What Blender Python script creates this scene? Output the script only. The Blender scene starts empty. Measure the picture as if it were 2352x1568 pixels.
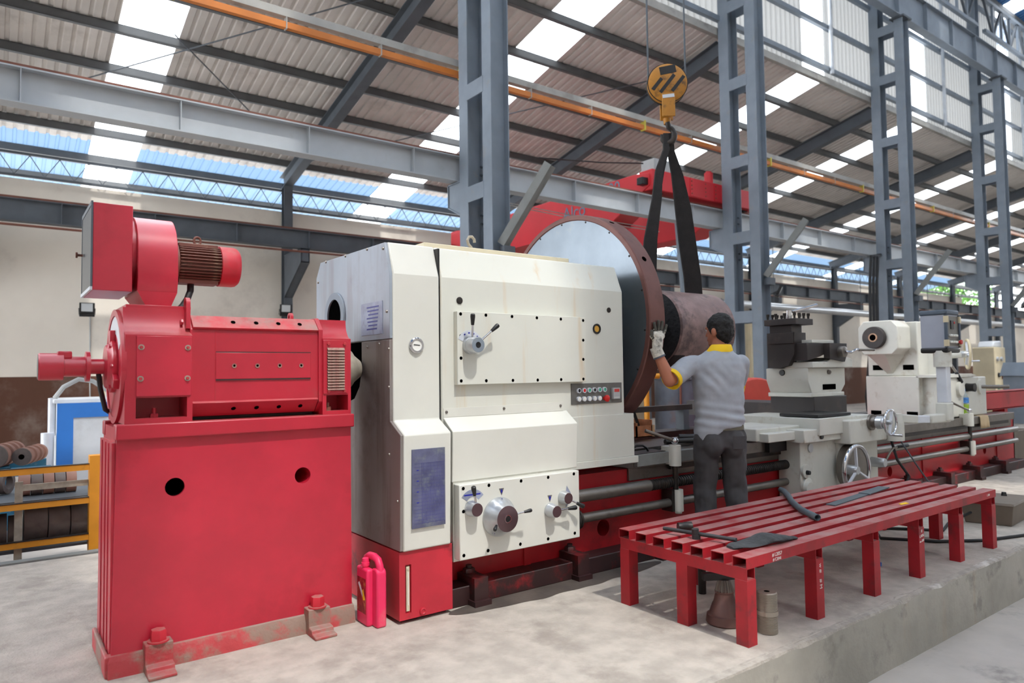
import bpy, bmesh, math, random
from mathutils import Vector, Matrix, noise
random.seed(7)
SC = bpy.context.scene
COL = SC.collection
PI = math.pi

# ---------------------------------------------------------------- camera
H = 1.27                      # eye height above the machine platform (metres)
FPX = 1610.7                  # focal length in pixels of the 2352 px wide frame
def _axes(yaw, pitch, roll):
    f = Vector((math.cos(yaw)*math.cos(pitch), math.sin(yaw)*math.cos(pitch), math.sin(pitch)))
    r = Vector((math.sin(yaw), -math.cos(yaw), 0)); u = r.cross(f)
    return r*math.cos(roll)+u*math.sin(roll), u*math.cos(roll)-r*math.sin(roll), f
CR, CU, CF = _axes(math.radians(53.437), math.radians(2.514), math.radians(-0.7195))
cam = bpy.data.cameras.new('camera'); camo = bpy.data.objects.new('camera', cam); COL.objects.link(camo)
camo.matrix_world = Matrix(((CR.x, CU.x, -CF.x, 0), (CR.y, CU.y, -CF.y, 0), (CR.z, CU.z, -CF.z, H), (0, 0, 0, 1)))
cam.sensor_width = 36.0; cam.lens = FPX/2352*36; cam.clip_end = 300
cam.dof.use_dof = True; cam.dof.focus_distance = 4.4; cam.dof.aperture_fstop = 2.2
SC.camera = camo

# ---------------------------------------------------------------- light
SC.view_settings.view_transform = 'Standard'; SC.view_settings.look = 'None'
SC.view_settings.gamma = 1.0; SC.view_settings.use_curve_mapping = False
SC.view_settings.exposure = -0.15
SC.cycles.use_denoising = True
SC.cycles.max_bounces = 8; SC.cycles.diffuse_bounces = 4; SC.cycles.transparent_max_bounces = 12
SC.cycles.sample_clamp_indirect = 6.0
W = bpy.data.worlds.new('sky'); SC.world = W; W.use_nodes = True
bg = W.node_tree.nodes['Background']; bg.inputs[0].default_value = (0.90, 0.95, 1.0, 1); bg.inputs[1].default_value = 7.0
sun = bpy.data.lights.new('sun', 'SUN'); suno = bpy.data.objects.new('sun', sun); COL.objects.link(suno)
sun.energy = 4.0; sun.angle = math.radians(2.0); sun.color = (1.0, 0.96, 0.89)
sd = Vector((0.0, math.cos(math.radians(60)), -math.sin(math.radians(60))))
suno.rotation_euler = sd.to_track_quat('-Z', 'Y').to_euler(); suno.location = (4, -20, 30)

# ---------------------------------------------------------------- pixel helpers (direction only; distance given by a plane)
def ray(x, y): return CR*((x-1176)/FPX)-CU*((y-784)/FPX)+CF
def ony(x, y, Y): d = ray(x, y); return Vector((0, 0, H))+d*(Y/d.y)
def onx(x, y, X): d = ray(x, y); return Vector((0, 0, H))+d*(X/d.x)
def onz(x, y, z): d = ray(x, y); return Vector((0, 0, H))+d*((z-H)/d.z)

# ---------------------------------------------------------------- mesh helpers
class B:
    def __init__(s): s.v = []; s.f = []
    def add(s, vs, fs):
        o = len(s.v); s.v += [tuple(v) for v in vs]; s.f += [tuple(i+o for i in f) for f in fs]; return s
    def box(s, x0, x1, y0, y1, z0, z1):
        return s.add([(x0,y0,z0),(x1,y0,z0),(x1,y1,z0),(x0,y1,z0),(x0,y0,z1),(x1,y0,z1),(x1,y1,z1),(x0,y1,z1)],
                     [(0,3,2,1),(4,5,6,7),(0,1,5,4),(1,2,6,5),(2,3,7,6),(3,0,4,7)])
    def beam(s, p0, p1, w, h, up=(0,0,1)):
        p0 = Vector(p0); p1 = Vector(p1); d = (p1-p0).normalized(); u = Vector(up)
        if abs(d.dot(u)) > .98: u = Vector((0,1,0))
        a = d.cross(u).normalized()*w/2; b = a.cross(d).normalized()*h/2
        vs = [p+i*a+j*b for p in (p0, p1) for i, j in ((-1,-1),(1,-1),(1,1),(-1,1))]
        return s.add(vs, [(0,3,2,1),(4,5,6,7),(0,1,5,4),(1,2,6,5),(2,3,7,6),(3,0,4,7)])
    def cyl(s, p0, p1, r0, r1=None, n=20, caps=True):
        r1 = r0 if r1 is None else r1
        return s.lathe(p0, Vector(p1)-Vector(p0), [(0, r0), (1, r1)], n, caps, unit=False)
    def lathe(s, o, ax, prof, n=28, caps=True, unit=True):
        o = Vector(o); ax = Vector(ax); d = ax.normalized()
        if unit: ax = d
        t = Vector((0,0,1)) if abs(d.z) < .9 else Vector((1,0,0))
        a = d.cross(t).normalized(); b = d.cross(a)
        vs = []; fs = []; m = len(prof)
        for t_, r in prof:
            for k in range(n):
                g = 2*PI*k/n; vs.append(o+ax*t_+(a*math.cos(g)+b*math.sin(g))*max(r, 1e-5))
        for i in range(m-1):
            for k in range(n):
                k2 = (k+1) % n; fs.append((i*n+k, i*n+k2, (i+1)*n+k2, (i+1)*n+k))
        if caps: fs.append(tuple(range(n-1, -1, -1))); fs.append(tuple((m-1)*n+k for k in range(n)))
        return s.add(vs, fs)
    def ring(s, o, ax, ro, ri, h, n=28):
        o = Vector(o); ax = Vector(ax).normalized()
        b = B().lathe(o, ax, [(0, ri), (0, ro), (h, ro), (h, ri), (0, ri)], n, False)
        return s.add(b.v, b.f)
    def prism(s, pts, ax, a0, a1):
        def P(u, v, a): return {'x': (a,u,v), 'y': (u,a,v), 'z': (u,v,a)}[ax]
        n = len(pts)
        return s.add([P(u,v,a0) for u,v in pts]+[P(u,v,a1) for u,v in pts],
                     [tuple(range(n)), tuple(range(2*n-1, n-1, -1))]+[(i, (i+1) % n, n+(i+1) % n, n+i) for i in range(n)])
    def tube(s, pts, r, n=8, caps=True, flat=None):
        pts = [Vector(p) for p in pts]; m = len(pts); vs = []; fs = []; pa = None
        for i, p in enumerate(pts):
            d = (pts[min(i+1, m-1)]-pts[max(i-1, 0)]).normalized()
            if pa is None:
                t = Vector((0,0,1)) if abs(d.z) < .9 else Vector((1,0,0)); a = d.cross(t).normalized()
            else: a = (pa-d*pa.dot(d)).normalized()
            pa = a; b = d.cross(a); rr = r[min(i, len(r)-1)] if isinstance(r, (list, tuple)) else r
            for k in range(n):
                g = 2*PI*k/n; vs.append(p+(a*math.cos(g)+b*math.sin(g))*rr)
        for i in range(m-1):
            for k in range(n): k2 = (k+1) % n; fs.append((i*n+k, i*n+k2, (i+1)*n+k2, (i+1)*n+k))
        if caps: fs.append(tuple(range(n-1, -1, -1))); fs.append(tuple((m-1)*n+k for k in range(n)))
        return s.add(vs, fs)
    def ell(s, c, r, rot=None, n=16, m=10):
        c = Vector(c); vs = []; fs = []
        for i in range(m+1):
            t = PI*i/m
            for k in range(n):
                g = 2*PI*k/n; q = Vector((r[0]*math.sin(t)*math.cos(g), r[1]*math.sin(t)*math.sin(g), r[2]*math.cos(t)))
                vs.append(c+(rot @ q if rot else q))
        for i in range(m):
            for k in range(n): k2 = (k+1) % n; fs.append((i*n+k, i*n+k2, (i+1)*n+k2, (i+1)*n+k))
        return s.add(vs, fs)
    def cap(s, p0, p1, r0, r1=None, n=14):
        r1 = r0 if r1 is None else r1
        L = (Vector(p1)-Vector(p0)).length
        pr = [(-r0*math.cos(a*PI/10), r0*math.sin(a*PI/10)) for a in range(6)]+[(L+r1*math.sin(a*PI/10), r1*math.cos(a*PI/10)) for a in range(6)]
        return s.lathe(p0, Vector(p1)-Vector(p0), pr, n)
    def hexn(s, o, ax, r, h):
        return s.lathe(o, ax, [(0, r), (h*.85, r), (h, r*.9)], 6)
    def htube(s, ax, a0, a1, u0, u1, v0, v1, t=.004):
        """hollow rectangular tube along an axis"""
        for q in ((u0,u1,v0,v0+t), (u0,u1,v1-t,v1), (u0,u0+t,v0+t,v1-t), (u1-t,u1,v0+t,v1-t)):
            if ax == 'x': s.box(a0,a1,q[0],q[1],q[2],q[3])
            elif ax == 'y': s.box(q[0],q[1],a0,a1,q[2],q[3])
            else: s.box(q[0],q[1],q[2],q[3],a0,a1)
        return s
    def hbeam(s, p0, p1, w, h, t=.014, up=(0,0,1)):
        p0 = Vector(p0); p1 = Vector(p1); d = (p1-p0).normalized(); u = Vector(up); a = d.cross(u).normalized(); b = a.cross(d).normalized()
        s.beam(p0+b*(h/2-t/2), p1+b*(h/2-t/2), w, t, up); s.beam(p0-b*(h/2-t/2), p1-b*(h/2-t/2), w, t, up)
        return s.beam(p0, p1, t*.8, h-2*t, up)
    def loft(s, rings, caps=True):
        n = len(rings[0]); vs = [p for r in rings for p in r]; fs = []
        for i in range(len(rings)-1):
            for k in range(n): k2 = (k+1) % n; fs.append((i*n+k, i*n+k2, (i+1)*n+k2, (i+1)*n+k))
        if caps: fs.append(tuple(range(n-1, -1, -1))); fs.append(tuple((len(rings)-1)*n+k for k in range(n)))
        return s.add(vs, fs)

def mesh_of(name, b, off=Vector((0,0,0)), smooth=38):
    me = bpy.data.meshes.new(name)
    me.from_pydata([(v[0]-off.x, v[1]-off.y, v[2]-off.z) for v in b.v], [], b.f)
    bm = bmesh.new(); bm.from_mesh(me); bmesh.ops.recalc_face_normals(bm, faces=bm.faces); bm.to_mesh(me); bm.free()
    if smooth:
        me.polygons.foreach_set('use_smooth', [True]*len(me.polygons)); me.set_sharp_from_angle(angle=math.radians(smooth))
    return me
OFF = {}
def offset(p): return OFF[p.name] if p is not None else Vector((0,0,0))
def obj(name, b, m, parent=None, label=None, bev=0, smooth=38, kind=None, seg=2):
    me = mesh_of(name, b, offset(parent), smooth); me.materials.append(M(m) if isinstance(m, str) else m)
    o = bpy.data.objects.new(name, me); COL.objects.link(o)
    if parent is not None: o.parent = parent
    OFF[o.name] = offset(parent).copy()
    if label: o['label'] = label
    if kind: o['kind'] = kind
    if bev:
        k = o.modifiers.new('edge', 'BEVEL'); k.width = bev; k.segments = seg; k.limit_method = 'ANGLE'; k.angle_limit = math.radians(40)
    return o
def inst(name, me, parent, loc, rot=None, scale=None):
    """object that shares mesh data; the mesh is local, loc in world"""
    o = bpy.data.objects.new(name, me); COL.objects.link(o); o.parent = parent
    o.location = Vector(loc)-offset(parent); OFF[o.name] = Vector(loc)
    if rot: o.rotation_euler = rot
    if scale: o.scale = scale
    return o
def lmesh(name, b, m, smooth=38):
    me = mesh_of(name, b, smooth=smooth); me.materials.append(M(m)); return me
def thing(name, label, cat, loc=(0,0,0), group=None):
    o = bpy.data.objects.new(name, None); COL.objects.link(o); o.location = loc; o.empty_display_size = .1
    o['label'] = label; o['category'] = cat
    if group: o['group'] = group
    OFF[o.name] = Vector(loc); return o
def tag(o, label, cat, group=None):
    o['label'] = label; o['category'] = cat
    if group: o['group'] = group
    return o
def single(name, b, m, label, cat, loc=None, group=None, **k):
    """a thing that is one mesh, its origin at its base"""
    if loc is None:
        xs = [v[0] for v in b.v]; ys = [v[1] for v in b.v]; loc = ((min(xs)+max(xs))/2, (min(ys)+max(ys))/2, min(v[2] for v in b.v))
    loc = Vector(loc); sm = k.pop('smooth', 38); bev = k.pop('bev', 0)
    me = mesh_of(name, b, loc, sm); me.materials.append(M(m)); o = bpy.data.objects.new(name, me); COL.objects.link(o); o.location = loc
    OFF[o.name] = loc
    if bev:
        q = o.modifiers.new('edge', 'BEVEL'); q.width = bev; q.segments = 2; q.limit_method = 'ANGLE'; q.angle_limit = math.radians(40)
    return tag(o, label, cat, group)
def struct(name, parent=None, label=None, loc=(0,0,0)):
    o = bpy.data.objects.new(name, None); COL.objects.link(o); o['kind'] = 'structure'; o.location = loc; OFF[o.name] = Vector(loc)
    if label: o['label'] = label
    return o
def sobj(name, b, m, label=None, **k):
    o = obj(name, b, m, None, label, **k); o['kind'] = 'structure'; return o
def copy_tree(o, loc, label=None, parent=None):
    c = o.copy(); COL.objects.link(c)
    if parent is not None: c.parent = parent
    else:
        c.location = loc
        if label: c['label'] = label
    for ch in o.children: copy_tree(ch, None, None, c)
    return c
def bake(o):
    """apply modifiers of a fresh object"""
    dg = bpy.context.evaluated_depsgraph_get(); me = bpy.data.meshes.new_from_object(o.evaluated_get(dg))
    old = o.data; o.modifiers.clear(); o.data = me; me.name = o.name
    return o
def cut(o, cutter):
    """boolean difference with a B in world coordinates"""
    me = mesh_of('cut', cutter, OFF[o.name]); c = bpy.data.objects.new('cut', me); COL.objects.link(c)
    c.parent = o.parent
    bm_ = o.modifiers.new('cut', 'BOOLEAN'); bm_.object = c; bm_.operation = 'DIFFERENCE'; bm_.solver = 'EXACT'
    bev = [(k.width, k.segments) for k in o.modifiers if k.type == 'BEVEL']
    for k in list(o.modifiers):
        if k.type == 'BEVEL': o.modifiers.remove(k)
    bpy.context.view_layer.update(); bake(o); bpy.data.objects.remove(c)
    o.data.polygons.foreach_set('use_smooth', [True]*len(o.data.polygons)); o.data.set_sharp_from_angle(angle=math.radians(38))
    return o
def text(name, s, m, size, origin, xdir, ydir, parent, depth=.0006, label=None):
    """flat lettering: text curve turned into a mesh, standing in the plane of xdir / ydir"""
    cu = bpy.data.curves.new('t', 'FONT'); cu.body = s; cu.size = size; cu.extrude = depth; cu.align_x = 'CENTER'; cu.align_y = 'CENTER'
    t = bpy.data.objects.new('t', cu); COL.objects.link(t); bpy.context.view_layer.update()
    me = bpy.data.meshes.new_from_object(t.evaluated_get(bpy.context.evaluated_depsgraph_get())); bpy.data.objects.remove(t)
    x = Vector(xdir).normalized(); y = Vector(ydir).normalized(); z = x.cross(y)
    o0 = Vector(origin)-offset(parent)
    me.transform(Matrix(((x.x,y.x,z.x,o0.x),(x.y,y.y,z.y,o0.y),(x.z,y.z,z.z,o0.z),(0,0,0,1))))
    me.materials.clear(); me.materials.append(M(m)); me.name = name
    o = bpy.data.objects.new(name, me); COL.objects.link(o); o.parent = parent; OFF[o.name] = offset(parent).copy()
    if label: o['label'] = label
    return o

# ---------------------------------------------------------------- materials
def lin(c): return tuple(((x/255)/12.92 if x/255 <= .04045 else ((x/255+.055)/1.055)**2.4) for x in c)
MATS = {}; DEF = {}
def paint(name, rgb, rough=.5, metal=0., var=.10, vs=3., dirt=None, da=.5, ds=2., dt=.52, bump=0., bs=40., spec=.5, dust=0., dustc=(150,138,128), streak=None, sa=.4, st=.55, coat=0., two=None):
    DEF[name] = dict(rgb=rgb, rough=rough, metal=metal, var=var, vs=vs, dirt=dirt, da=da, ds=ds, dt=dt, bump=bump, bs=bs, spec=spec, dust=dust, dustc=dustc, streak=streak, sa=sa, st=st, coat=coat, two=two)
def M(name):
    if name in MATS: return MATS[name]
    p = DEF[name]; m = bpy.data.materials.new(name); m.use_nodes = True; MATS[name] = m
    nt = m.node_tree; N = nt.nodes; L = nt.links; bs = N['Principled BSDF']
    def n(t, **k):
        q = N.new(t)
        for a, v in k.items(): setattr(q, a, v)
        return q
    def mix(fac, a, b):
        q = n('ShaderNodeMix', data_type='RGBA')
        for i, v in ((0, fac), (6, a), (7, b)):
            if hasattr(v, 'is_linked'): L.new(v, q.inputs[i])
            else: q.inputs[i].default_value = v if i == 0 else (*v, 1)
        return q.outputs[2]
    def ramp(src, a, b):
        q = n('ShaderNodeMapRange', interpolation_type='SMOOTHSTEP'); L.new(src, q.inputs[0]); q.inputs[1].default_value = a; q.inputs[2].default_value = b; return q.outputs[0]
    def mul(src, k):
        q = n('ShaderNodeMath', operation='MULTIPLY'); L.new(src, q.inputs[0]); q.inputs[1].default_value = k; return q.outputs[0]
    tc = n('ShaderNodeTexCoord').outputs['Object']
    def nz(scale, detail=5, sc=None, rough=.55):
        q = n('ShaderNodeTexNoise'); q.inputs['Scale'].default_value = scale; q.inputs['Detail'].default_value = detail; q.inputs['Roughness'].default_value = rough
        if sc:
            mp = n('ShaderNodeMapping'); mp.inputs['Scale'].default_value = sc; L.new(tc, mp.inputs[0]); L.new(mp.outputs[0], q.inputs['Vector'])
        else: L.new(tc, q.inputs['Vector'])
        return q.outputs[0]
    c = lin(p['rgb']); v = p['var']
    base = mix(ramp(nz(p['vs']), .3, .7), tuple(min(1, x*(1-v)) for x in c), tuple(min(1, x*(1+v)) for x in c))
    if p['two']:      # a second paint colour below a height (object z)
        zz, c2 = p['two']; sx = n('ShaderNodeSeparateXYZ'); L.new(tc, sx.inputs[0])
        base = mix(ramp(sx.outputs[2], zz+.008, zz-.008), base, lin(c2))
    if p['streak']: base = mix(mul(ramp(nz(1., 6, (9, 9, .8)), p['st'], p['st']+.2), p['sa']), base, lin(p['streak']))
    if p['dirt']: base = mix(mul(ramp(nz(p['ds'], 9, None, .65), p['dt'], p['dt']+.16), p['da']), base, lin(p['dirt']))
    if p['dust']:
        g = n('ShaderNodeNewGeometry'); sx = n('ShaderNodeSeparateXYZ'); L.new(g.outputs['Normal'], sx.inputs[0])
        q = n('ShaderNodeMath', operation='MULTIPLY'); L.new(ramp(sx.outputs[2], .35, .9), q.inputs[0]); L.new(ramp(nz(6, 8, None, .7), .25, .7), q.inputs[1])
        base = mix(mul(q.outputs[0], p['dust']), base, lin(p['dustc']))
    L.new(base, bs.inputs['Base Color'])
    bs.inputs['Roughness'].default_value = p['rough']; bs.inputs['Metallic'].default_value = p['metal']; bs.inputs['Specular IOR Level'].default_value = p['spec']
    if p['coat']: bs.inputs['Coat Weight'].default_value = p['coat']; bs.inputs['Coat Roughness'].default_value = .15
    if p['bump']:
        bp = n('ShaderNodeBump'); bp.inputs['Strength'].default_value = p['bump']; bp.inputs['Distance'].default_value = .01; L.new(nz(p['bs'], 6), bp.inputs['Height']); L.new(bp.outputs[0], bs.inputs['Normal'])
    return m
RUST = (140, 92, 60); SOOT = (38, 34, 33)
paint('concrete', (176,167,156), .85, var=.14, vs=7, dirt=(134,124,115), da=.55, ds=2.6, dt=.50, streak=(150,140,130), sa=.35, st=.5, bump=.5, bs=70)
paint('oil_stain', (84,76,70), .55, var=.25, vs=6, bump=.2)
paint('concrete_side', (165,160,150), .9, var=.18, vs=2, dirt=(110,106,100), da=.6, ds=4, streak=(170,140,105), sa=.25, bump=.5, bs=18)
paint('concrete_chip', (164,156,146), .9, var=.15, vs=20, dirt=(222,218,212), da=.95, ds=2.2, dt=.53, bump=.8, bs=60)
paint('floor_low', (176,168,160), .8, var=.16, vs=1.3, dirt=(95,90,88), da=.6, ds=2.2, bump=.2, bs=30)
paint('wall_paint', (230,222,210), .8, var=.06, vs=.6, dirt=(170,160,150), da=.4, ds=.5, two=(1.30, (92,58,42)))
paint('steel_blue', (126,136,147), .55, var=.08, vs=3, dirt=(140,134,120), da=.35, ds=3.5, dt=.56)
paint('girder_grey_lit', (178,183,187), .5, var=.06, vs=2, dirt=(150,146,136), da=.3, ds=3, dt=.58)  # paler than the columns: light from the machine bay put into the colour
paint('steel_dark', (84,90,97), .6, var=.1)
paint('steel_strut', (122,124,122), .6, var=.1, dirt=(90,84,78), da=.4)
paint('rust_rail', (118,72,58), .7, var=.2)
paint('roof', (222,217,212), .6, var=.12, vs=.7, dirt=(160,152,144), da=.4, ds=.9)
paint('clad', (205,205,202), .6, var=.08, vs=1.5)
paint('blue_roof', (50,112,172), .5, var=.1, vs=1)
paint('purlin', (92,94,96), .65, var=.1)
paint('orange_rail', (204,120,46), .45, var=.1)
paint('conduit', (168,166,160), .5, var=.1, dirt=(120,112,104))
paint('crane_red', (196,34,44), .45, var=.1, vs=1)
paint('crane_letter', (96,120,138), .6)
paint('red', (192,36,58), .36, var=.10, vs=3, dirt=(150,22,40), da=.5, ds=1.4, dt=.5, coat=.25)
paint('red_dusty', (190,34,50), .5, var=.12, vs=5, dirt=(120,86,78), da=.65, ds=7, dt=.5, dust=.85)
paint('red_body', (182,32,52), .4, var=.1, dirt=(150,100,90), da=.35, ds=4, dt=.6, dust=.35, coat=.2)
paint('red_foot', (180,60,64), .6, var=.15, dirt=(138,122,108), da=.9, ds=5, dt=.42, dust=.7, bump=.4)
paint('red_bed', (176,26,36), .42, var=.14, vs=2, dirt=(66,20,22), da=.7, ds=1.6, dt=.56)
paint('red_base', (190,40,56), .5, var=.14, dirt=(80,42,42), da=.8, ds=3.2, dt=.55)
paint('red_oily', (126,24,30), .5, var=.3, vs=5, dirt=(36,28,28), da=.92, ds=4.5, dt=.33)
paint('red_bench', (164,24,36), .5, var=.16, vs=6, dirt=(92,40,42), da=.6, ds=8, dust=.92, dustc=(156,124,120))
paint('louvre_dust', (150,96,90), .6, var=.2, vs=20, dirt=(160,140,124), da=.7, ds=20, dt=.45)
paint('fan_rust', (120,70,58), .6, var=.2, dirt=(150,128,105), da=.6, ds=14)
paint('white', (212,212,202), .35, var=.03, vs=2, streak=(206,168,110), sa=.55, st=.56, dirt=(205,198,184), da=.3, ds=2, dt=.6, coat=.15)
paint('white_plain', (214,213,204), .35, var=.03, dirt=(206,200,186), da=.3, ds=2.4, dt=.62, coat=.15)
paint('white_dusty', (206,205,196), .45, var=.06, dirt=(160,142,120), da=.6, ds=5, dt=.56, dust=.25)
paint('cream_slab', (206,196,170), .6, var=.08, dirt=(150,132,104), da=.6, ds=3, dt=.55)
paint('side_metal', (152,160,170), .42, metal=.2, var=.08, vs=2, streak=(122,106,102), sa=.4, st=.52, dirt=(112,104,104), da=.35, ds=2, dt=.56)
paint('side_metal_low', (132,124,120), .45, metal=.2, var=.1, vs=2, streak=(92,66,58), sa=.6, st=.47, dirt=(84,62,56), da=.5, ds=2.5, dt=.54)
paint('galv', (124,132,140), .34, metal=.85, var=.12, vs=2.5, dirt=(150,146,130), da=.6, ds=5, dt=.58, bump=.15, bs=5)
paint('chuck_rim', (110,72,66), .5, metal=.3, var=.15, vs=3, dirt=(70,42,36), da=.5, ds=3)
paint('roller', (138,112,108), .5, metal=.25, var=.2, vs=7, dirt=(74,62,62), da=.8, ds=5, dt=.5, bump=.15, bs=14)
paint('roller_end', (30,30,32), .75, var=.3, vs=20, bump=1., bs=22)
paint('steel', (128,122,116), .38, metal=.75, var=.14, vs=6, dirt=(70,58,50), da=.5, ds=6)
paint('steel_oily', (52,48,46), .4, metal=.5, var=.2, vs=5, dirt=(90,74,62), da=.4, ds=8)
paint('cast_dark', (50,44,43), .55, var=.12, vs=4, dirt=(88,74,66), da=.35, ds=4)
paint('chrome', (205,205,208), .16, metal=1., var=.03)
paint('alu', (190,193,196), .3, metal=.7, var=.05)
paint('knob_face', (96,74,78), .35, metal=.5, var=.1)
paint('black', (22,22,24), .4, var=.1)
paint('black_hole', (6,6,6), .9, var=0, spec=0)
paint('rubber', (28,28,30), .6, var=.15)
paint('sling', (34,31,31), .85, var=.2, vs=12, bump=.4, bs=60)
paint('hook_yellow', (176,118,30), .5, var=.15, dirt=(70,52,34), da=.75, ds=11, dt=.52)
paint('plate_blue', (98,100,128), .4, metal=.2, var=.2, vs=12, dirt=(128,134,134), da=.7, ds=14, dt=.52)
paint('plate_print', (54,56,130), .5, var=.2)
paint('plate_side', (146,152,172), .5, var=.2, vs=9, dirt=(100,78,78), da=.7, ds=8)
paint('gauge_face', (235,234,228), .4, var=0)
paint('panel_steel', (112,110,106), .4, metal=.4, var=.15, vs=10)
paint('btn_green', (60,160,130), .4); paint('btn_red', (200,30,28), .4); paint('btn_white', (225,224,216), .4); paint('btn_black', (18,18,22), .4)
paint('amber', (196,150,60), .25); paint('ink_blue', (30,36,150), .5); paint('white_mark', (232,226,220), .7)
paint('screen_red', (206,70,66), .3, var=0)
paint('skin', (176,112,86), .55, var=.06); paint('hair', (20,18,18), .7, var=.3, vs=60, bump=.6, bs=160)
paint('shirt', (166,170,178), .9, var=.07, vs=10, bump=.25, bs=12); paint('yellow_trim', (240,196,24), .8, var=.05)
paint('trouser', (72,70,72), .9, var=.12, vs=8, bump=.3, bs=10); paint('belt', (98,92,78), .7); paint('glove', (205,200,188), .9, var=.12, vs=30, dirt=(72,68,62), da=.9, ds=9, dt=.5, bump=.3, bs=90); paint('shoe', (26,25,25), .6)
paint('glove_dark', (74,72,66), .9, var=.2, vs=30); paint('cuff_grey', (92,96,106), .9)
paint('pink_can', (232,48,96), .42, var=.05, dirt=(210,150,140), da=.3, ds=6, spec=.4); paint('can_label', (150,24,40), .45, var=.35, vs=30, dirt=(200,170,90), da=.6, ds=30)
paint('orange_paint', (214,142,34), .55, var=.12, dirt=(120,92,60), da=.5, ds=9, dt=.58); paint('cab_blue', (44,116,200), .5, var=.06); paint('cab_white', (205,210,216), .5, var=.05, dirt=(170,172,176), da=.4)
paint('ring_steel', (110,100,96), .6, metal=.2, var=.2, vs=5, dirt=(76,66,62), da=.5, ds=6); paint('ring_rust', (150,112,98), .7, var=.2); paint('frame_blue', (40,110,140), .6, var=.15, dirt=(150,150,140), da=.5, ds=12)
paint('bar_grey', (160,152,138), .8, var=.2, vs=12); paint('beige', (206,192,160), .6, var=.08); paint('tank', (90,96,108), .5, var=.2, vs=4, dirt=(110,86,76), da=.5, ds=3); paint('wood', (176,112,74), .8, var=.2, vs=16); paint('wood_pale', (190,150,112), .8, var=.15)
paint('cover_blue', (66,86,112), .45); paint('flange_pink', (170,130,122), .6, var=.12); paint('rag', (60,62,64), .95, var=.2, vs=20, bump=.8, bs=40); paint('hose', (82,92,98), .6, var=.1); paint('cloth', (206,182,146), .95, var=.1, bump=.4)
paint('wrench', (66,66,68), .5, metal=.5); paint('gear_bell', (112,82,76), .5, metal=.3, var=.15, dirt=(60,48,46)); paint('thread', (168,158,146), .4, metal=.6, var=.1, vs=8); paint('crate_brown', (110,98,86), .6, var=.12)
paint('lamp_glass', (200,204,206), .2, var=.04); paint('leaf', (90,140,50), .7, var=.4, vs=3); paint('bark', (90,72,56), .9); paint('label_blue', (70,130,200), .5, var=.5, vs=40)
paint('red_dome', (216,74,58), .5, var=.08); paint('grey_pendant', (150,154,166), .5, var=.06); paint('pendant_frame', (70,82,96), .5); paint('copper_edge', (190,150,120), .5); paint('alu_white', (214,218,226), .35, metal=.2)
paint('yellow_clip', (205,190,70), .5); paint('cabinet_grey', (170,172,172), .5); paint('brown_edge', (120,80,62), .8)
def special(name, build):
    m = bpy.data.materials.new(name); m.use_nodes = True; MATS[name] = m; nt = m.node_tree; nt.nodes.clear(); build(nt, nt.nodes, nt.links)
def _skyl(nt, N, L):
    o = N.new('ShaderNodeOutputMaterial'); a = N.new('ShaderNodeBsdfTransparent'); b = N.new('ShaderNodeBsdfTranslucent'); x = N.new('ShaderNodeMixShader')
    a.inputs[0].default_value = (.97,.98,1,1); b.inputs[0].default_value = (.95,.97,.98,1); x.inputs[0].default_value = .2
    L.new(a.outputs[0], x.inputs[1]); L.new(b.outputs[0], x.inputs[2]); L.new(x.outputs[0], o.inputs[0])
special('skylight', _skyl)
def _clad(nt, N, L):
    o = N.new('ShaderNodeOutputMaterial'); a = N.new('ShaderNodeBsdfDiffuse'); b = N.new('ShaderNodeBsdfTranslucent'); x = N.new('ShaderNodeMixShader')
    a.inputs[0].default_value = (*lin((168,168,166)),1); b.inputs[0].default_value = (.4,.395,.385,1); x.inputs[0].default_value = .3
    L.new(a.outputs[0], x.inputs[1]); L.new(b.outputs[0], x.inputs[2]); L.new(x.outputs[0], o.inputs[0])
special('clad_sheet', _clad)
def _eave(nt, N, L):
    o = N.new('ShaderNodeOutputMaterial'); a = N.new('ShaderNodeBsdfDiffuse'); b = N.new('ShaderNodeBsdfTranslucent'); x = N.new('ShaderNodeMixShader')
    a.inputs[0].default_value = (*lin((140,158,176)),1); b.inputs[0].default_value = (*lin((104,130,158)),1); x.inputs[0].default_value = .4
    L.new(a.outputs[0], x.inputs[1]); L.new(b.outputs[0], x.inputs[2]); L.new(x.outputs[0], o.inputs[0])
special('eave_sheet', _eave)
def _clear(nt, N, L):
    o = N.new('ShaderNodeOutputMaterial'); a = N.new('ShaderNodeBsdfTransparent'); b = N.new('ShaderNodeBsdfTranslucent'); x = N.new('ShaderNodeMixShader')
    a.inputs[0].default_value = (.97,.98,1,1); b.inputs[0].default_value = (.9,.93,.96,1); x.inputs[0].default_value = .25
    L.new(a.outputs[0], x.inputs[1]); L.new(b.outputs[0], x.inputs[2]); L.new(x.outputs[0], o.inputs[0])
special('clear_sheet', _clear)
def _liq(col, mixf):
    def f(nt, N, L):
        o = N.new('ShaderNodeOutputMaterial'); a = N.new('ShaderNodeBsdfTransparent'); b = N.new('ShaderNodeBsdfPrincipled'); x = N.new('ShaderNodeMixShader')
        a.inputs[0].default_value = (*lin(col),1); b.inputs['Base Color'].default_value = (*lin(col),1); b.inputs['Roughness'].default_value = .12; x.inputs[0].default_value = mixf
        L.new(a.outputs[0], x.inputs[1]); L.new(b.outputs[0], x.inputs[2]); L.new(x.outputs[0], o.inputs[0])
    return f
special('bottle_liquid', _liq((190,225,90), .6)); special('bottle_clear', _liq((225,235,240), .3)); special('bottle_green', _liq((180,230,60), .8)); special('glass', _liq((220,226,228), .35))
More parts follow.
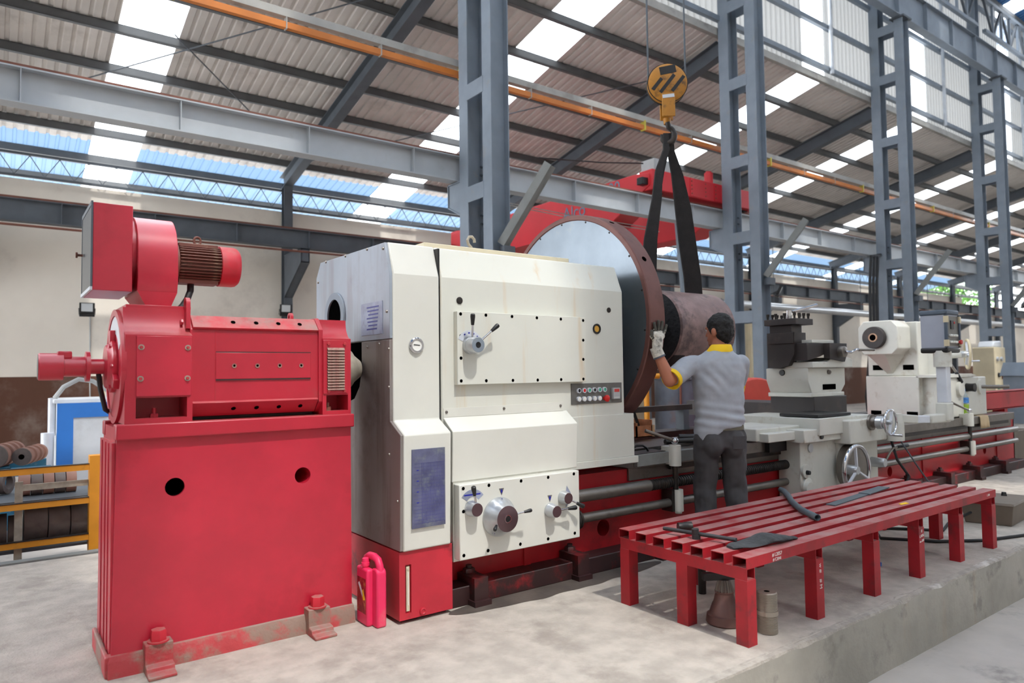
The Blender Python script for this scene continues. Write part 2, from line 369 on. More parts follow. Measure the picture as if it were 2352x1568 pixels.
# ================================================================ the hall
ZL = -.33                                   # floor of the hall below the machine platform
XA, XB = -8.0, 58.0
sobj('floor', B().box(-14, 60, -14, 24, ZL-.2, ZL), 'floor_low', 'grey concrete floor of the hall below the platform')
# machine platform with a chipped front edge
EY = 1.86
pf = struct('floor_platform', label='raised concrete machine platform')
b = B().box(XA, XB, EY+.03, 6.0, ZL, 0.0)
obj('slab', b, 'concrete', pf)
b = B(); n = 700; step = 12.0/n
rows = []
for i in range(n+1):
    x = 1.0+step*i
    j = noise.noise(Vector((x*1.1, 3.1, 0)))*.5+.5; k = max(0, noise.noise(Vector((x*7, 9.0, 2)))+.15); q = noise.noise(Vector((x*23, 1, 5)))
    ch = .006+.055*max(0, j-.42)*k*2.2+.006*abs(q)
    wob = .006*noise.noise(Vector((x*2.3, 0, 7)))
    rows.append((x, EY+wob+ch*.25, EY+.034+ch*1.1, ch))
vs = []; fs = []
for x, yf, yb, ch in rows:
    vs += [(x, yb, .0012), (x, yf+ch*.5, -.002-ch*.12), (x, yf, -.006-ch*.9)]
for i in range(n):
    for k in range(2): a = i*3+k; fs.append((a, a+1, a+4, a+3))
obj('chipped_edge', B().add(vs, fs), 'concrete_chip', pf, smooth=0)
vs = []; fs = []
for x, yf, yb, ch in rows: vs += [(x, yf, -.006-ch*.9), (x, EY+.004*noise.noise(Vector((x*3, 0, 2))), ZL)]
for i in range(n): a = i*2; fs.append((a, a+1, a+3, a+2))
obj('front_face', B().add(vs, fs), 'concrete_side', pf)
obj('front_face', B().box(13.0, XB, EY, EY+.04, ZL, 0), 'concrete_side', pf)
def stain(name, xs, yc, hw, sd):
    a = []; c = []
    n = 60
    for i in range(n+1):
        u = i/n; x = xs[0]+(xs[1]-xs[0])*u; w = hw*math.sin(PI*u)**.4
        a.append((x, yc-w*(1+.5*noise.noise(Vector((x*5, sd, 0)))), .0016)); c.append((x, yc+w*(1+.3*noise.noise(Vector((x*5, sd+4, 0)))), .0016))
    vs = a+c; obj(name, B().add(vs, [(i, i+1, n+2+i, n+1+i) for i in range(n)]), 'oil_stain', pf, smooth=0)
stain('oil_stain', (1.95, 3.6), 3.22, .10, 1.0)
obj('back_kerb', B().box(XA, 1.6, 5.93, 6.02, ZL, .012), 'steel_strut', pf)
# wall behind the side bay
sobj('wall_left', B().box(XA, 43, 16.2, 16.42, ZL, 5.08).box(43, XB, 16.2, 16.42, ZL, 4.4), 'wall_paint', 'cream plastered wall with a brown painted dado')
sobj('wall_right_added', B().box(-10, XB, -11.8, -11.6, ZL, 12.5), 'wall_paint', 'unseen cream wall opposite the lathe, added to block low sky light')  # out of view, added to keep low sky light off the front faces
sobj('wall_near_added', B().box(-10.2, -10, -11.8, 8.6, ZL, 13), 'wall_paint', 'unseen cream end wall of the machine bay, added to cut sky light')  # out of view, added to darken the left floor and side faces
sobj('wall_far_added', B().box(58, 58.2, -14, 16.4, ZL, 8), 'wall_paint', 'unseen far gable wall, added to dim the far bay')  # out of view, put in so less light reaches the far bay

# ---- roof of the side bay
RC, RM = 7.9, .234
def rz(Y): return RC-RM*(Y-8.4)
YR0, YR1 = 8.46, 18.6
STRIPS = [(-4.6,-3.7), (1.54,2.43), (7.9,8.9), (14.35,15.28), (19.62,20.5), (25.75,26.7), (31.8,32.7), (37.8,38.7), (43.8,44.7), (49.8,50.7)]
PROF = []
for k in range(5):
    for u, h in ((0,0), (.105,0), (.12,.028), (.165,.028), (.18,0)): PROF.append(((k*.18+u)/.9, h))
def sheet_mesh(name, m, vertical=False, y0=YR0, y1=YR1, z0=0, z1=1):
    vs = []; fs = []
    for u, h in PROF:
        if vertical: vs += [(u, -h, z0), (u, -h, z1)]
        else: vs += [(u, y0, rz(y0)+h), (u, y1, rz(y1)+h)]
    for i in range(len(PROF)-1): a = i*2; fs.append((a, a+1, a+3, a+2))
    me = mesh_of(name, B().add(vs, fs), smooth=0); me.materials.append(M(m)); return me
def sheet_runs(x0, x1, strips):
    """(start, width) of the opaque sheets between the translucent strips"""
    out = []; cur = x0
    for a, c in strips+[(x1, x1)]:
        if a <= cur: cur = max(cur, c); continue
        n = max(1, round((a-cur)/.9)); w = (a-cur)/n
        out += [(cur+w*i, w) for i in range(n)]; cur = c
        if cur >= x1: break
    return out
roof = struct('ceiling', label='pitched roof of the side bay')
me = sheet_mesh('roof_sheet', 'roof', y1=16.32)
for x, w in sheet_runs(-7, 56, STRIPS): inst('roof_sheet', me, roof, (x, 0, 0), scale=(w, 1, 1))
me = sheet_mesh('eave_sheet', 'eave_sheet', y0=16.3, y1=18.6)
for x, w in sheet_runs(-7, 42.9, STRIPS[:8]): inst('eave_sheet', me, roof, (x, 0, 0), scale=(w, 1, 1))
PY = [9.35+1.07*k for k in range(9)]
edges = [YR0]+PY[:8]+[YR1]
for i in range(len(edges)-1):
    me = sheet_mesh('skylight_panel', 'skylight', y0=edges[i], y1=edges[i+1])
    for a, c in (STRIPS[:8] if edges[i+1] > 17 else STRIPS): inst('skylight_panel', me, roof, (a, 0, 0), scale=(c-a, 1, 1))
me = lmesh('purlin', B().box(-7, 56, -.03, .03, -.15, -.005).box(-7, 56, -.03, .05, -.15, -.135).box(-7, 56, -.03, .05, -.02, -.005), 'purlin')
for y in PY: inst('purlin', me, roof, (0, y, rz(y)))
bb = B(); y0, y1 = 8.4, 16.25
bb.hbeam((0, y0, rz(y0)-.32), (0, y1, rz(y1)-.32), .2, .32, .016, (0, RM, 1))
me = lmesh('rafter', bb, 'steel_dark')
FX = [5.45+6*k for k in range(-1, 9)]
for x in FX: inst('rafter', me, roof, (x, 0, 0))
for p, q in (((2.3, 12.2), (5.3, 15.2)), ((5.3, 9.6), (-.4, 15.6)), ((11.3, 9.6), (5.6, 15.4))):
    obj('brace_rod', B().tube([(p[0], p[1], rz(p[1])-.19), (q[0], q[1], rz(q[1])-.19)], .012, 6), 'steel_dark', roof)

# ---- clerestory wall over the side bay roof
YC = 8.42
cl = struct('wall_clerestory', label='pale corrugated clerestory wall above the side bay roof')
me = sheet_mesh('wall_sheet', 'clad_sheet', True, z0=7.95, z1=13.4)
for x, w in sheet_runs(2.5, 56, STRIPS): inst('wall_sheet', me, cl, (x, YC, 0), scale=(w, 1, 1))
for z0, z1 in ((7.95, 9.1), (9.1, 10.15), (10.15, 11.2), (11.2, 12.3), (12.3, 13.4)):
    me = sheet_mesh('clear_panel', 'skylight', True, z0=z0, z1=z1)
    for a, c in STRIPS[2:]: inst('clear_panel', me, cl, (a, YC, 0), scale=(c-a, 1, 1))
obj('flashing', B().box(2.5, 56, 8.385, 8.475, 7.82, 7.97), 'conduit', cl)
me = lmesh('girt', B().box(2.5, 56, -.12, -.03, -.05, .05), 'steel_blue')
for z in (8.12, 9.1, 10.15, 11.2, 12.3): inst('girt', me, cl, (0, YC, z))
me = lmesh('downpipe', B().cyl((0,0,8.0), (0,0,13.2), .045, n=10), 'cab_white')
for x in (15.35, 21.3, 27.3, 33.3): inst('downpipe', me, cl, (x, YC-.16, 0))

# ---- lattice columns
CXA = [5.30+6*k for k in range(4)]
CLAB = ['grey steel lattice column rising right behind the white headstock', 'grey steel lattice column between the worker and the dark tool post',
        'grey steel lattice column behind the lathe tailstock', 'grey steel lattice column standing beyond the control pendant']
YN0, YN1, YF0, YF1 = 7.55, 7.76, 8.13, 8.35
def column(i):
    xa = CXA[i]; t = thing('lattice_column', CLAB[i], 'column', (xa+.15, 7.95, ZL), 'lattice columns of the crane hall')
    def leg(y0, y1, top):
        bb = B().box(xa, xa+.014, y0, y1, .72, top).box(xa+.281, xa+.295, y0, y1, .72, top).box(xa+.014, xa+.281, (y0+y1)/2-.006, (y0+y1)/2+.006, .72, top)
        return bb
    obj('leg', leg(YN0, YN1, 9.62), 'steel_blue', t); obj('leg', leg(YF0, YF1, 13.3), 'steel_blue', t)
    for z in (2.25, 3.75, 5.2, 6.72, 8.25, 9.45):
        for x in (xa-.004, xa+.285): obj('batten', B().box(x, x+.014, YN1-.02, YF0+.02, z-.11, z+.11), 'steel_blue', t)
    me = lmesh('splice_bolt', B().hexn((0,0,0), (-1,0,0), .018, .03), 'steel_dark')
    for z in (4.08, 4.2, 3.38, 3.5):
        for y in (8.19, 8.27): inst('splice_bolt', me, t, (xa+.281, y, z))
    obj('cap_plate', B().box(xa-.06, xa+.36, YN0-.06, YN1+.06, 9.62, 9.66), 'steel_dark', t)
    obj('base_plate', B().box(xa-.08, xa+.38, YN0-.08, YF1+.08, .70, .73), 'brown_edge', t)
    obj('pedestal', B().box(xa-.14, xa+.44, YN0-.16, YF1+.16, ZL, .70), 'concrete_side', t)
    # crane corbel on the side-bay face
    cq = [(YF1,4.0),(8.68,4.0),(8.68,3.66),(YF1,3.5)]
    obj('corbel', B().prism(cq, 'x', xa+.02, xa+.04).prism(cq, 'x', xa+.25, xa+.27).box(xa, xa+.295, YF1, 8.68, 3.985, 4.0).box(xa, xa+.295, 8.665, 8.68, 3.66, 4.0).prism([(YF1,3.52),(8.68,3.68),(8.68,3.66),(YF1,3.5)], 'x', xa, xa+.295), 'steel_blue', t)
    # strut leaning out over the machine bay: a channel section
    p0 = Vector((xa+.2, YN0-.02, 2.95)); p1 = Vector((xa+.5, YN0-.67, 3.93)); d = (p1-p0).normalized(); a = d.cross(Vector((.9,.42,0))).normalized(); c = a.cross(d)
    bb = B().beam(p0, p1, .012, .17, a)
    st = B()
    w = .075; side = Vector((.86,.5,0)).normalized()
    st.beam(p0, p1, .15, .012, side.cross(d)); nrm = side.cross(d).normalized()
    for s_ in (-1, 1):
        st.beam(p0+side*s_*w-nrm*.05, p1+side*s_*w-nrm*.05, .012, .11, nrm)
    st.beam(p0-nrm*.02, p1-nrm*.02, .02, .03, nrm)
    obj('strut', st, 'steel_strut', t)
    obj('strut_shoe', B().box(xa+.12, xa+.3, YN0-.1, YN0+.02, 2.82, 2.95), 'steel_dark', t)
    return t
cols = [column(i) for i in range(4)]

# ---- crane runway girders
def runway(name, label, Y, z0, z1, x0, x1, spacing, first, mt):
    t = thing(name, label, 'girder', ((x0+x1)/2, Y, z0))
    obj('web', B().box(x0, x1, Y-.006, Y+.006, z0+.016, z1-.016), mt, t)
    obj('bottom_flange', B().box(x0, x1, Y-.1, Y+.1, z0, z0+.016), mt, t)
    obj('top_flange', B().box(x0, x1, Y-.1, Y+.1, z1-.016, z1), mt, t)
    obj('crane_rail', B().box(x0, x1, Y-.03, Y+.03, z1, z1+.05), 'rust_rail', t)
    h = z1-z0
    me = lmesh('stiffener', B().box(-.005, .005, -.095, -.006, .016, h-.016).box(-.005, .005, .006, .095, .016, h-.016), mt)
    x = first
    while x < x1: inst('stiffener', me, t, (x, Y, z0)); x += spacing
    return t
runway('crane_girder', 'grey plate girder carrying the red crane beside the columns', 8.52, 4.015, 4.385, -7, 56, 1.478, -4.25, 'girder_grey_lit')
runway('crane_girder', 'dark plate girder on brackets along the cream wall', 15.0, 4.03, 4.43, -7, 56, 1.53, -5.15, 'steel_dark')
mg = runway('crane_girder', 'deep grey girder resting on top of the lattice columns', 7.66, 9.66, 10.42, 4, 56, 1.5, 5.2, 'steel_blue')
# pipe under the wall girder
single('wall_pipe', B().tube([(-7, 14.88, 3.95), (56, 14.88, 3.95)], .022, 8), 'rust_rail', 'thin rusty pipe under the dark wall girder', 'pipe')
# wall posts with brackets
for i, x in enumerate(FX[:9]):
    t = thing('wall_post', 'dark steel post with crane bracket against the cream wall', 'post', (x, 16.05, ZL), 'bracketed posts along the cream wall')
    obj('post', B().box(x-.1, x+.1, 15.96, 15.975, ZL, 5.7).box(x-.1, x+.1, 16.13, 16.145, ZL, 5.7).box(x-.006, x+.006, 15.975, 16.13, ZL, 5.7), 'steel_dark', t)
    obj('bracket', B().prism([(15.96,4.01),(14.88,4.01),(14.88,3.72),(15.96,3.05)], 'x', x-.09, x-.075).prism([(15.96,4.01),(14.88,4.01),(14.88,3.72),(15.96,3.05)], 'x', x+.075, x+.09).box(x-.1, x+.1, 14.88, 14.9, 3.72, 4.02).box(x-.1, x+.1, 14.88, 15.96, 4.0, 4.02).prism([(14.88,3.74),(14.88,3.72),(15.96,3.05),(15.96,3.07)], 'x', x-.1, x+.1), 'steel_dark', t)
# eave lattice girders between the wall posts
lm = {}
bb = B().beam((0,0,.44), (5.8,0,.44), .06, .05); lm['top_chord'] = lmesh('top_chord', bb, 'steel_dark')
lm['bottom_chord'] = lmesh('bottom_chord', B().beam((0,0,.02), (5.8,0,.02), .05, .04), 'steel_dark')
zz = []; nn = 24
for k in range(nn+1): zz.append((5.8*k/nn, 0, .42 if k % 2 == 0 else .03))
bb = B()
for k in range(nn): bb.beam(zz[k], zz[k+1], .014, .014, (0,1,0))
lm['lacing'] = lmesh('lacing', bb, 'steel_dark')
for x in FX[:9]:
    t = thing('eave_truss', 'light lattice truss under the eave above the cream wall', 'truss', (x+.1, 16.1, 5.1), 'lattice trusses along the eave')
    for nme, me in lm.items(): inst(nme, me, t, (x+.1, 16.1, 5.1))
# conductor bar and its carrier along the columns
t = thing('conductor_rail', 'orange conductor rail on a grey carrier beam behind the columns', 'rail', (6, 8.6, 5.6))
obj('rail', B().box(-7, 56, 8.57, 8.64, 5.62, 5.70), 'orange_rail', t)
obj('carrier', B().box(-7, 56, 8.56, 8.66, 5.76, 5.86), 'conduit', t)
me = lmesh('clip', B().box(-.02, .02, -.05, .05, -.01, .17), 'yellow_clip'); me2 = lmesh('hanger', B().box(-.008, .008, -.04, .04, -.005, .16), 'conduit')
x = -6.2; k = 0
while x < 50: inst('clip' if k % 3 == 0 else 'hanger', me if k % 3 == 0 else me2, t, (x, 8.605, 5.615)); x += 1.3; k += 1

# ---- gabled roof high over the machine bay: blue sheets, clear strips (extended unseen to shade the carriage; broad clear bay added to sun the headstock)
RY, E1, E0 = -1.2, 9.2, -11.6
def uz(Y): return 12.52+(E1-Y)*.25 if Y > RY else 12.52+(Y-E0)*.25
ur = struct('ceiling_high', label='blue sheeted gable roof high over the machine bay, extended unseen for shade, with an added clear bay')
HSTR = [(0.55, 3.0)]+STRIPS[2:]  # first bay is unseen, its width set to pool sun on the headstock
def up_sheet(m, ya, yb):
    vs = []; fs = []
    for u, h in PROF: vs += [(u, ya, uz(ya)+h), (u, yb, uz(yb)+h)]
    for i in range(len(PROF)-1): q = i*2; fs.append((q, q+1, q+3, q+2))
    me = mesh_of('upper', B().add(vs, fs), smooth=0); me.materials.append(M(m)); return me
for ya, yb in ((E1, RY+1e-4), (RY, E0)):
    mo, ms = up_sheet('blue_roof', ya, yb), up_sheet('clear_sheet', ya, yb)
    for x, w in sheet_runs(-10, 57, HSTR): inst('roof_sheet', mo, ur, (x, 0, 0), scale=(w, 1, 1))
    for a, c in HSTR:
        k = max(1, round((c-a)/.92))
        for i in range(k): inst('skylight_panel', ms, ur, (a+(c-a)*i/k, 0, 0), scale=((c-a)/k, 1, 1))
me = lmesh('purlin', B().box(-10, 57, -.03, .03, -.15, -.01), 'purlin')
for y in (8.2, 6.6, 5.0, 3.4, 1.8, .2): inst('purlin', me, ur, (0, y, uz(y)))
for i, x in enumerate((17.45, 23.45, 29.45)):
    t = thing('eave_truss', 'deep grey lattice truss under the blue roof', 'truss', (x+3, 8.07, 11.3), 'trusses under the blue roof')
    obj('top_chord', B().box(x+.35, x+5.8, 8.02, 8.12, 12.3, 12.4), 'steel_blue', t); obj('bottom_chord', B().box(x+.35, x+5.8, 8.02, 8.12, 11.3, 11.4), 'steel_blue', t)
    for k in range(8):
        xa = x+.35+5.45*k/8; xb = x+.35+5.45*(k+1)/8; p, q = ((xa, 8.07, 11.35), (xb, 8.07, 12.35)) if k % 2 else ((xa, 8.07, 12.35), (xb, 8.07, 11.35))
        obj('diagonal', B().beam(p, q, .06, .06, (0,1,0)), 'steel_dark', t)
    for k in range(1, 8): xk = x+.35+5.45*k/8; obj('vertical', B().box(xk-.03, xk+.03, 8.04, 8.10, 11.4, 12.3), 'steel_blue', t)

# ---- flood lights
def flood(label, P, ydir, size=.26):
    """square LED flood light; P centre of its back plate, ydir the way it faces"""
    P = Vector(P); f = Vector(ydir).normalized(); sx = f.cross(Vector((0,0,1))).normalized(); up = sx.cross(f)
    t = thing('flood_light', label, 'lamp', tuple(P-Vector((0,0,size/2))))
    def q(u, v, w): return P+sx*u+up*v+f*w
    h = size/2
    obj('housing', B().beam(q(0,0,0), q(0,0,.05), size, size*.86, up).beam(q(0,-h*1.05,0), q(0,-h*1.05,.07), size, h*.34, up), 'black', t, bev=.006)
    obj('lens', B().beam(q(0,.02,.05), q(0,.02,.056), size*.74, size*.6, up), 'lamp_glass', t)
    obj('bracket', B().tube([q(-h*1.05,0,.02), q(-h*1.05,-h*.9,-.05), q(h*1.05,-h*.9,-.05), q(h*1.05,0,.02)], .008, 6), 'black', t)
    return t
p = ony(200, 708, 15.9); flood('black flood light on the plain cream wall', p, (-.1, -1, -.12))
obj('wire', B().tube([(p.x+.08, 16.19, p.z-.1), (p.x+.09, 16.19, 1.3), (p.x+.1, 16.19, .8)], .012, 6), 'cabinet_grey', bpy.data.objects['flood_light'])
p = ony(656, 710, 15.9); flood('black flood light on the bracketed wall post', p, (-.15, -1, -.12))
flood('small flood light on the lattice column beside the strut', (11.62, 7.42, 2.72), (.5, -.8, -.45), .2)
flood('small flood light on the column beyond the control pendant', (23.62, 7.3, 3.1), (.5, -.8, -.45), .3)
# ================================================================ red crane in the side bay
t = thing('bridge_crane', 'red box girder bridge crane spanning the side bay', 'crane', (9.9, 11.8, 4.44))
CY0, CY1 = 8.52, 15.0
def girder(x0, x1): return B().prism([(8.42,4.78),(8.8,4.83),(14.7,4.83),(15.1,4.78),(15.1,4.56),(13.9,4.04),(9.4,4.04),(8.42,4.56)], 'x', x0, x1)
g = obj('bridge_girder', girder(9.32, 9.84), 'crane_red', t, bev=.01)
obj('bottom_plate', B().box(9.26, 9.9, 9.35, 13.95, 4.02, 4.04), 'crane_red', g)
g2 = obj('bridge_girder', girder(11.64, 12.16), 'crane_red', t, bev=.01)
text('lettering', 'Alco', 'crane_letter', .36, (9.315, 10.42, 4.45), (0,-1,0), (0,0,1), g, .002)
text('lettering', '2000', 'crane_letter', .32, (9.315, 9.45, 4.68), (0,-1,0), (0,0,1), g, .002)
for Y in (CY0, CY1):
    e = obj('end_carriage', B().box(9.34, 12.5, Y-.16, Y+.16, 4.48, 4.85), 'crane_red', t, bev=.015)
    for x in (10.6, 11.31): obj('splice_plate', B().box(x-.24, x+.24, Y-.17, Y-.16, 4.5, 4.83), 'crane_red', e)
    for x in (9.66, 12.2): obj('wheel', B().cyl((x, Y-.05, 4.555), (x, Y+.05, 4.555), .115, n=20), 'steel_oily', e)
me = lmesh('bolt', B().lathe((0,0,0), (0,-1,0), [(0,.014),(.012,.012)], 6), 'rust_rail')
for x in (10.4, 10.8, 11.1, 11.52):
    for z in (4.55, 4.63, 4.7, 4.78): inst('bolt', me, t, (x, CY0-.17, z))
obj('buffer', B().box(9.18, 9.34, CY0-.07, CY0+.07, 4.57, 4.7), 'black', t, bev=.01)
obj('switch_box', B().box(9.42, 9.94, 8.38, 8.7, 4.85, 5.06), 'cabinet_grey', t, bev=.01)
obj('travel_motor', B().cyl((11.12, CY0, 4.85), (11.12, CY0, 5.08), .085, n=16).cyl((11.12,CY0,5.08), (11.12,CY0,5.11), .056, n=16), 'crane_red', t)
obj('supply_cable', B().tube([(9.37, 8.6, 5.0), (8.5, 8.8, 4.92), (7.2, 8.9, 4.8)], .012, 6), 'black', t)
obj('tie_wire', B().tube([(6.06, 8.66, 3.87), (7.76, 8.7, 3.82), (9.94, 8.76, 3.85)], .008, 5), 'conduit', t)
obj('tie_wire', B().tube([(6.06, 8.76, 3.93), (7.76, 8.8, 3.9), (9.94, 8.8, 3.91)], .008, 5), 'conduit', t)

# ---- hook block on two ropes
HC = Vector((4.75, 4.06, 3.79)); fd = Vector((-.62, -.78, 0)).normalized(); sd_ = Vector((.78, -.62, 0)).normalized()
t = thing('hook_block', 'yellow and black crane hook block hanging above the roller', 'hook', tuple(HC-Vector((0,0,.5))))
sh = obj('sheave_guard', B().lathe(HC-fd*.05, fd, [(0,.155),(.01,.17),(.09,.17),(.1,.155)], 40), 'hook_yellow', t)
obj('sheave', B().lathe(HC-fd*.035, fd, [(0,.178),(.02,.165),(.05,.165),(.07,.178)], 40), 'steel_oily', t)
up = Vector((0,0,1)); st = (sd_*.62+up*.78).normalized()
for c, L_ in ((-.085, .13), (-.005, .2), (.08, .17)):
    c0 = HC+fd*.0505+sd_*c*1.1+up*(-.01-.02*abs(c)); obj('stripe', B().beam(c0-st*L_/2, c0+st*L_/2, .03, .004, fd), 'black', sh)
obj('top_patch', B().beam(HC+fd*.0505+up*.10-sd_*.07, HC+fd*.0505+up*.125+sd_*.07, .07, .003, fd), 'black', sh)
cb = HC+up*(-.215)
obj('cheek_plate', B().beam(cb+up*.12+fd*.056, cb-up*.09+fd*.056, .115, .014, sd_.cross(up)), 'hook_yellow', t, bev=.006)
obj('cheek_plate', B().beam(cb+up*.09-fd*.05, cb-up*.09-fd*.05, .115, .018, sd_.cross(up)), 'hook_yellow', t, bev=.006)
obj('rating_plate', B().beam(cb+up*.085+fd*.0645-sd_*.052, cb+up*.095+fd*.0645+sd_*.05, .003, .03, up), 'cab_white', t)
obj('crosshead', B().cyl(cb-up*.08-fd*.03, cb-up*.13-fd*.03, .035, .03, 16), 'hook_yellow', t)
hk = [cb-up*.12-fd*.01]
for a in range(0, 15):
    g = math.radians(80-a*19); hk.append(cb-up*.235-fd*.01+sd_*.055*math.cos(g)+up*.07*math.sin(g))
obj('hook', B().tube(hk, [.022]+[.024]*4+[.03]*6+[.022]*3+[.012], 12), 'steel_oily', t)
for s_ in (-1, 1):
    q = HC+sd_*.163*s_; obj('rope', B().tube([q, (q.x, q.y, 11.0)], .008, 8), 'steel_dark', t)
# ---- webbing sling
HB = cb-up*.27
t = thing('lifting_sling', 'black webbing sling hanging from the hook to the roller', 'sling', (4.75, 4.06, 1.9))
def ribbon(pts, ws, wd, th=.012):
    rings = []
    for p, w in zip(pts, ws):
        p = Vector(p); a = Vector(wd).normalized(); d = Vector((0,1,0)) 
        rings.append([p-a*w/2-d*th/2, p+a*w/2-d*th/2, p+a*w/2+d*th/2, p-a*w/2+d*th/2])
    return B().loft(rings)
L1 = ribbon([HB+up*.05-sd_*.02, HB+Vector((-.03,0,-.1)), (4.62,4.06,3.0), (4.585,4.06,2.75), (4.52,4.08,2.4), (4.50,4.1,2.1), (4.50,4.12,1.93)], [.04,.05,.06,.08,.11,.12,.12], (.8,-.6,0))
R1 = ribbon([HB+up*.05+sd_*.02, HB+Vector((.03,0,-.1)), (4.86,4.06,3.0), (4.93,4.06,2.7), (4.99,4.07,2.4), (5.06,4.08,2.1), (5.10,4.10,1.92)], [.04,.06,.1,.14,.15,.15,.15], (.8,-.6,0))
obj('strap', L1, 'sling', t); obj('strap', R1, 'sling', t)
L2 = ribbon([HB+up*.06+sd_*.05, HB+Vector((-.01,.03,-.15)), (4.68,4.09,3.0), (4.62,4.1,2.75), (4.60,4.12,2.4), (4.6,4.14,2.1), (4.6,4.15,1.92)], [.03,.04,.05,.06,.06,.06,.06], (.8,-.6,0))
obj('strap', L2, 'sling', t)
for xx, w in ((4.55, .13), (5.11, .15)):   # where the webbing goes round the roller, on its far side
    rg = []
    for a in range(0, 13):
        g = math.radians(80-a*18); y = 4.06+.338*math.cos(g); z = 1.623+.338*math.sin(g); y2 = 4.06+.328*math.cos(g); z2 = 1.623+.328*math.sin(g)
        x0, x1 = xx-w/2, xx+w/2
        rg.append([Vector((x0,y,z)), Vector((x1,y,z)), Vector((x1,y2,z2)), Vector((x0,y2,z2))])
    obj('wrap', B().loft(rg), 'sling', t)
# ---- roller on the chuck
t = thing('steel_roller', 'rusty steel roller with black end slung in front of the chuck', 'roller', (4.84, 4.06, 1.29))
AX = Vector((0, 4.06, 1.623)); XD = Vector((1,0,0))
obj('shell', B().lathe(AX+XD*4.48, XD, [(.0,.315),(.012,.33),(.708,.33),(.72,.32),(.72,.25),(.6,.25)], 64, False), 'roller', t)
obj('end_face', B().lathe(AX+XD*4.482, XD, [(0,.05),(-.015,.12),(.0,.2),(-.012,.27),(.004,.316)], 48, False), 'roller_end', t)
obj('far_end', B().lathe(AX+XD*5.185, XD, [(0,.0),(0,.26)], 48, False), 'roller_end', t)
obj('journal', B().lathe(AX+XD*3.72, XD, [(0,.13),(.45,.13),(.47,.17),(.78,.17)], 32), 'roller_end', t)
# ================================================================ lathe: headstock
YU, YL = 3.327, 3.24
t = thing('lathe_headstock', 'white lathe headstock cabinet with levers, gauge and button panel', 'lathe', (2.5, 3.8, 0))
hs = t
body = obj('main_housing', B().prism([(YU,.66),(YU,1.80),(3.395,1.975),(4.30,1.985),(4.37,1.89),(4.37,.66)], 'x', 1.983, 3.395), 'white', t, bev=.008, smooth=10)
leftc = obj('gear_cabinet', B().prism([(3.225,.365),(3.212,.957),(YU,1.022),(YU,1.80),(3.385,1.975),(4.30,1.985),(4.37,1.89),(4.37,.365)], 'x', 1.69, 1.972), 'white_plain', t, bev=.008, smooth=10)
obj('side_panel', B().prism([(YU+.004,1.455),(YU+.004,1.80),(3.385,1.972),(4.295,1.982),(4.365,1.888),(4.365,1.455)], 'x', 1.672, 1.69), 'side_metal', t, 'scuffed grey metal side panel', bev=.003)
obj('side_panel', B().prism([(3.227,.37),(3.214,.957),(YU+.004,1.022),(YU+.004,1.45),(3.68,1.45),(3.68,1.30),(3.71,1.20),(3.78,1.13),(3.78,.37)], 'x', 1.672, 1.69), 'side_metal_low', t, 'stained grey lower side panel', bev=.003)
obj('side_panel', B().prism([(3.78,.37),(3.78,1.13),(3.9,1.10),(4.36,1.10),(4.36,.37)], 'x', 1.673, 1.69), 'side_metal_low', t)
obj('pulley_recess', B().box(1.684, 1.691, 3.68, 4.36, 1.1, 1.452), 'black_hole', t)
me = lmesh('screw', B().lathe((0,0,0), (-1,0,0), [(0,.009),(.006,.007),(.008,.003)], 10), 'steel')
for y, z in ((3.36,1.60),(3.34,1.40),(3.34,1.20),(3.34,.85),(3.25,.62),(3.6,1.42),(3.45,1.43),(3.6,1.965),(3.9,1.97),(4.2,1.975),(4.33,1.86),(3.4,1.94)): inst('screw', me, t, (1.672, y, z))
br = obj('spindle_ring', B().ring((1.672, 4.05, 1.62), (-1,0,0), .146, .104, .012, 40), 'steel_blue', t)
obj('bore', B().lathe((1.670, 4.05, 1.62), (1,0,0), [(0,.104),(.002,.1)], 40), 'black_hole', br)
pl = obj('data_plate', B().box(1.668, 1.672, 3.41, 3.675, 1.485, 1.662), 'plate_side', t, 'faded blue data plate')
for k in range(7): obj('print_line', B().box(1.6672, 1.6680, 3.45+.004*k, 3.60-.01*(k % 3), 1.632-.02*k, 1.640-.02*k), 'plate_print', pl)
obj('top_seam', B().box(1.972, 1.983, YU+.012, 4.3, .3, 1.96), 'black', t)
# top slab and eye hook
obj('top_slab', B().box(1.96, 3.05, 3.47, 4.15, 1.98, 2.015), 'cream_slab', t, bev=.004)
hk = [(2.37,3.62,2.015), (2.37,3.62,2.05)]+[(2.37+.022*math.sin(math.radians(a)), 3.62, 2.085-.026*math.cos(math.radians(a))) for a in range(200, 30, -20)]
obj('eye_hook', B().tube([(2.365,3.6,2.01), (2.365,3.6,2.045), (2.345,3.6,2.06), (2.338,3.6,2.085), (2.35,3.6,2.107), (2.372,3.6,2.11), (2.388,3.6,2.095), (2.39,3.6,2.075)], .009, 8), 'bar_grey', t)
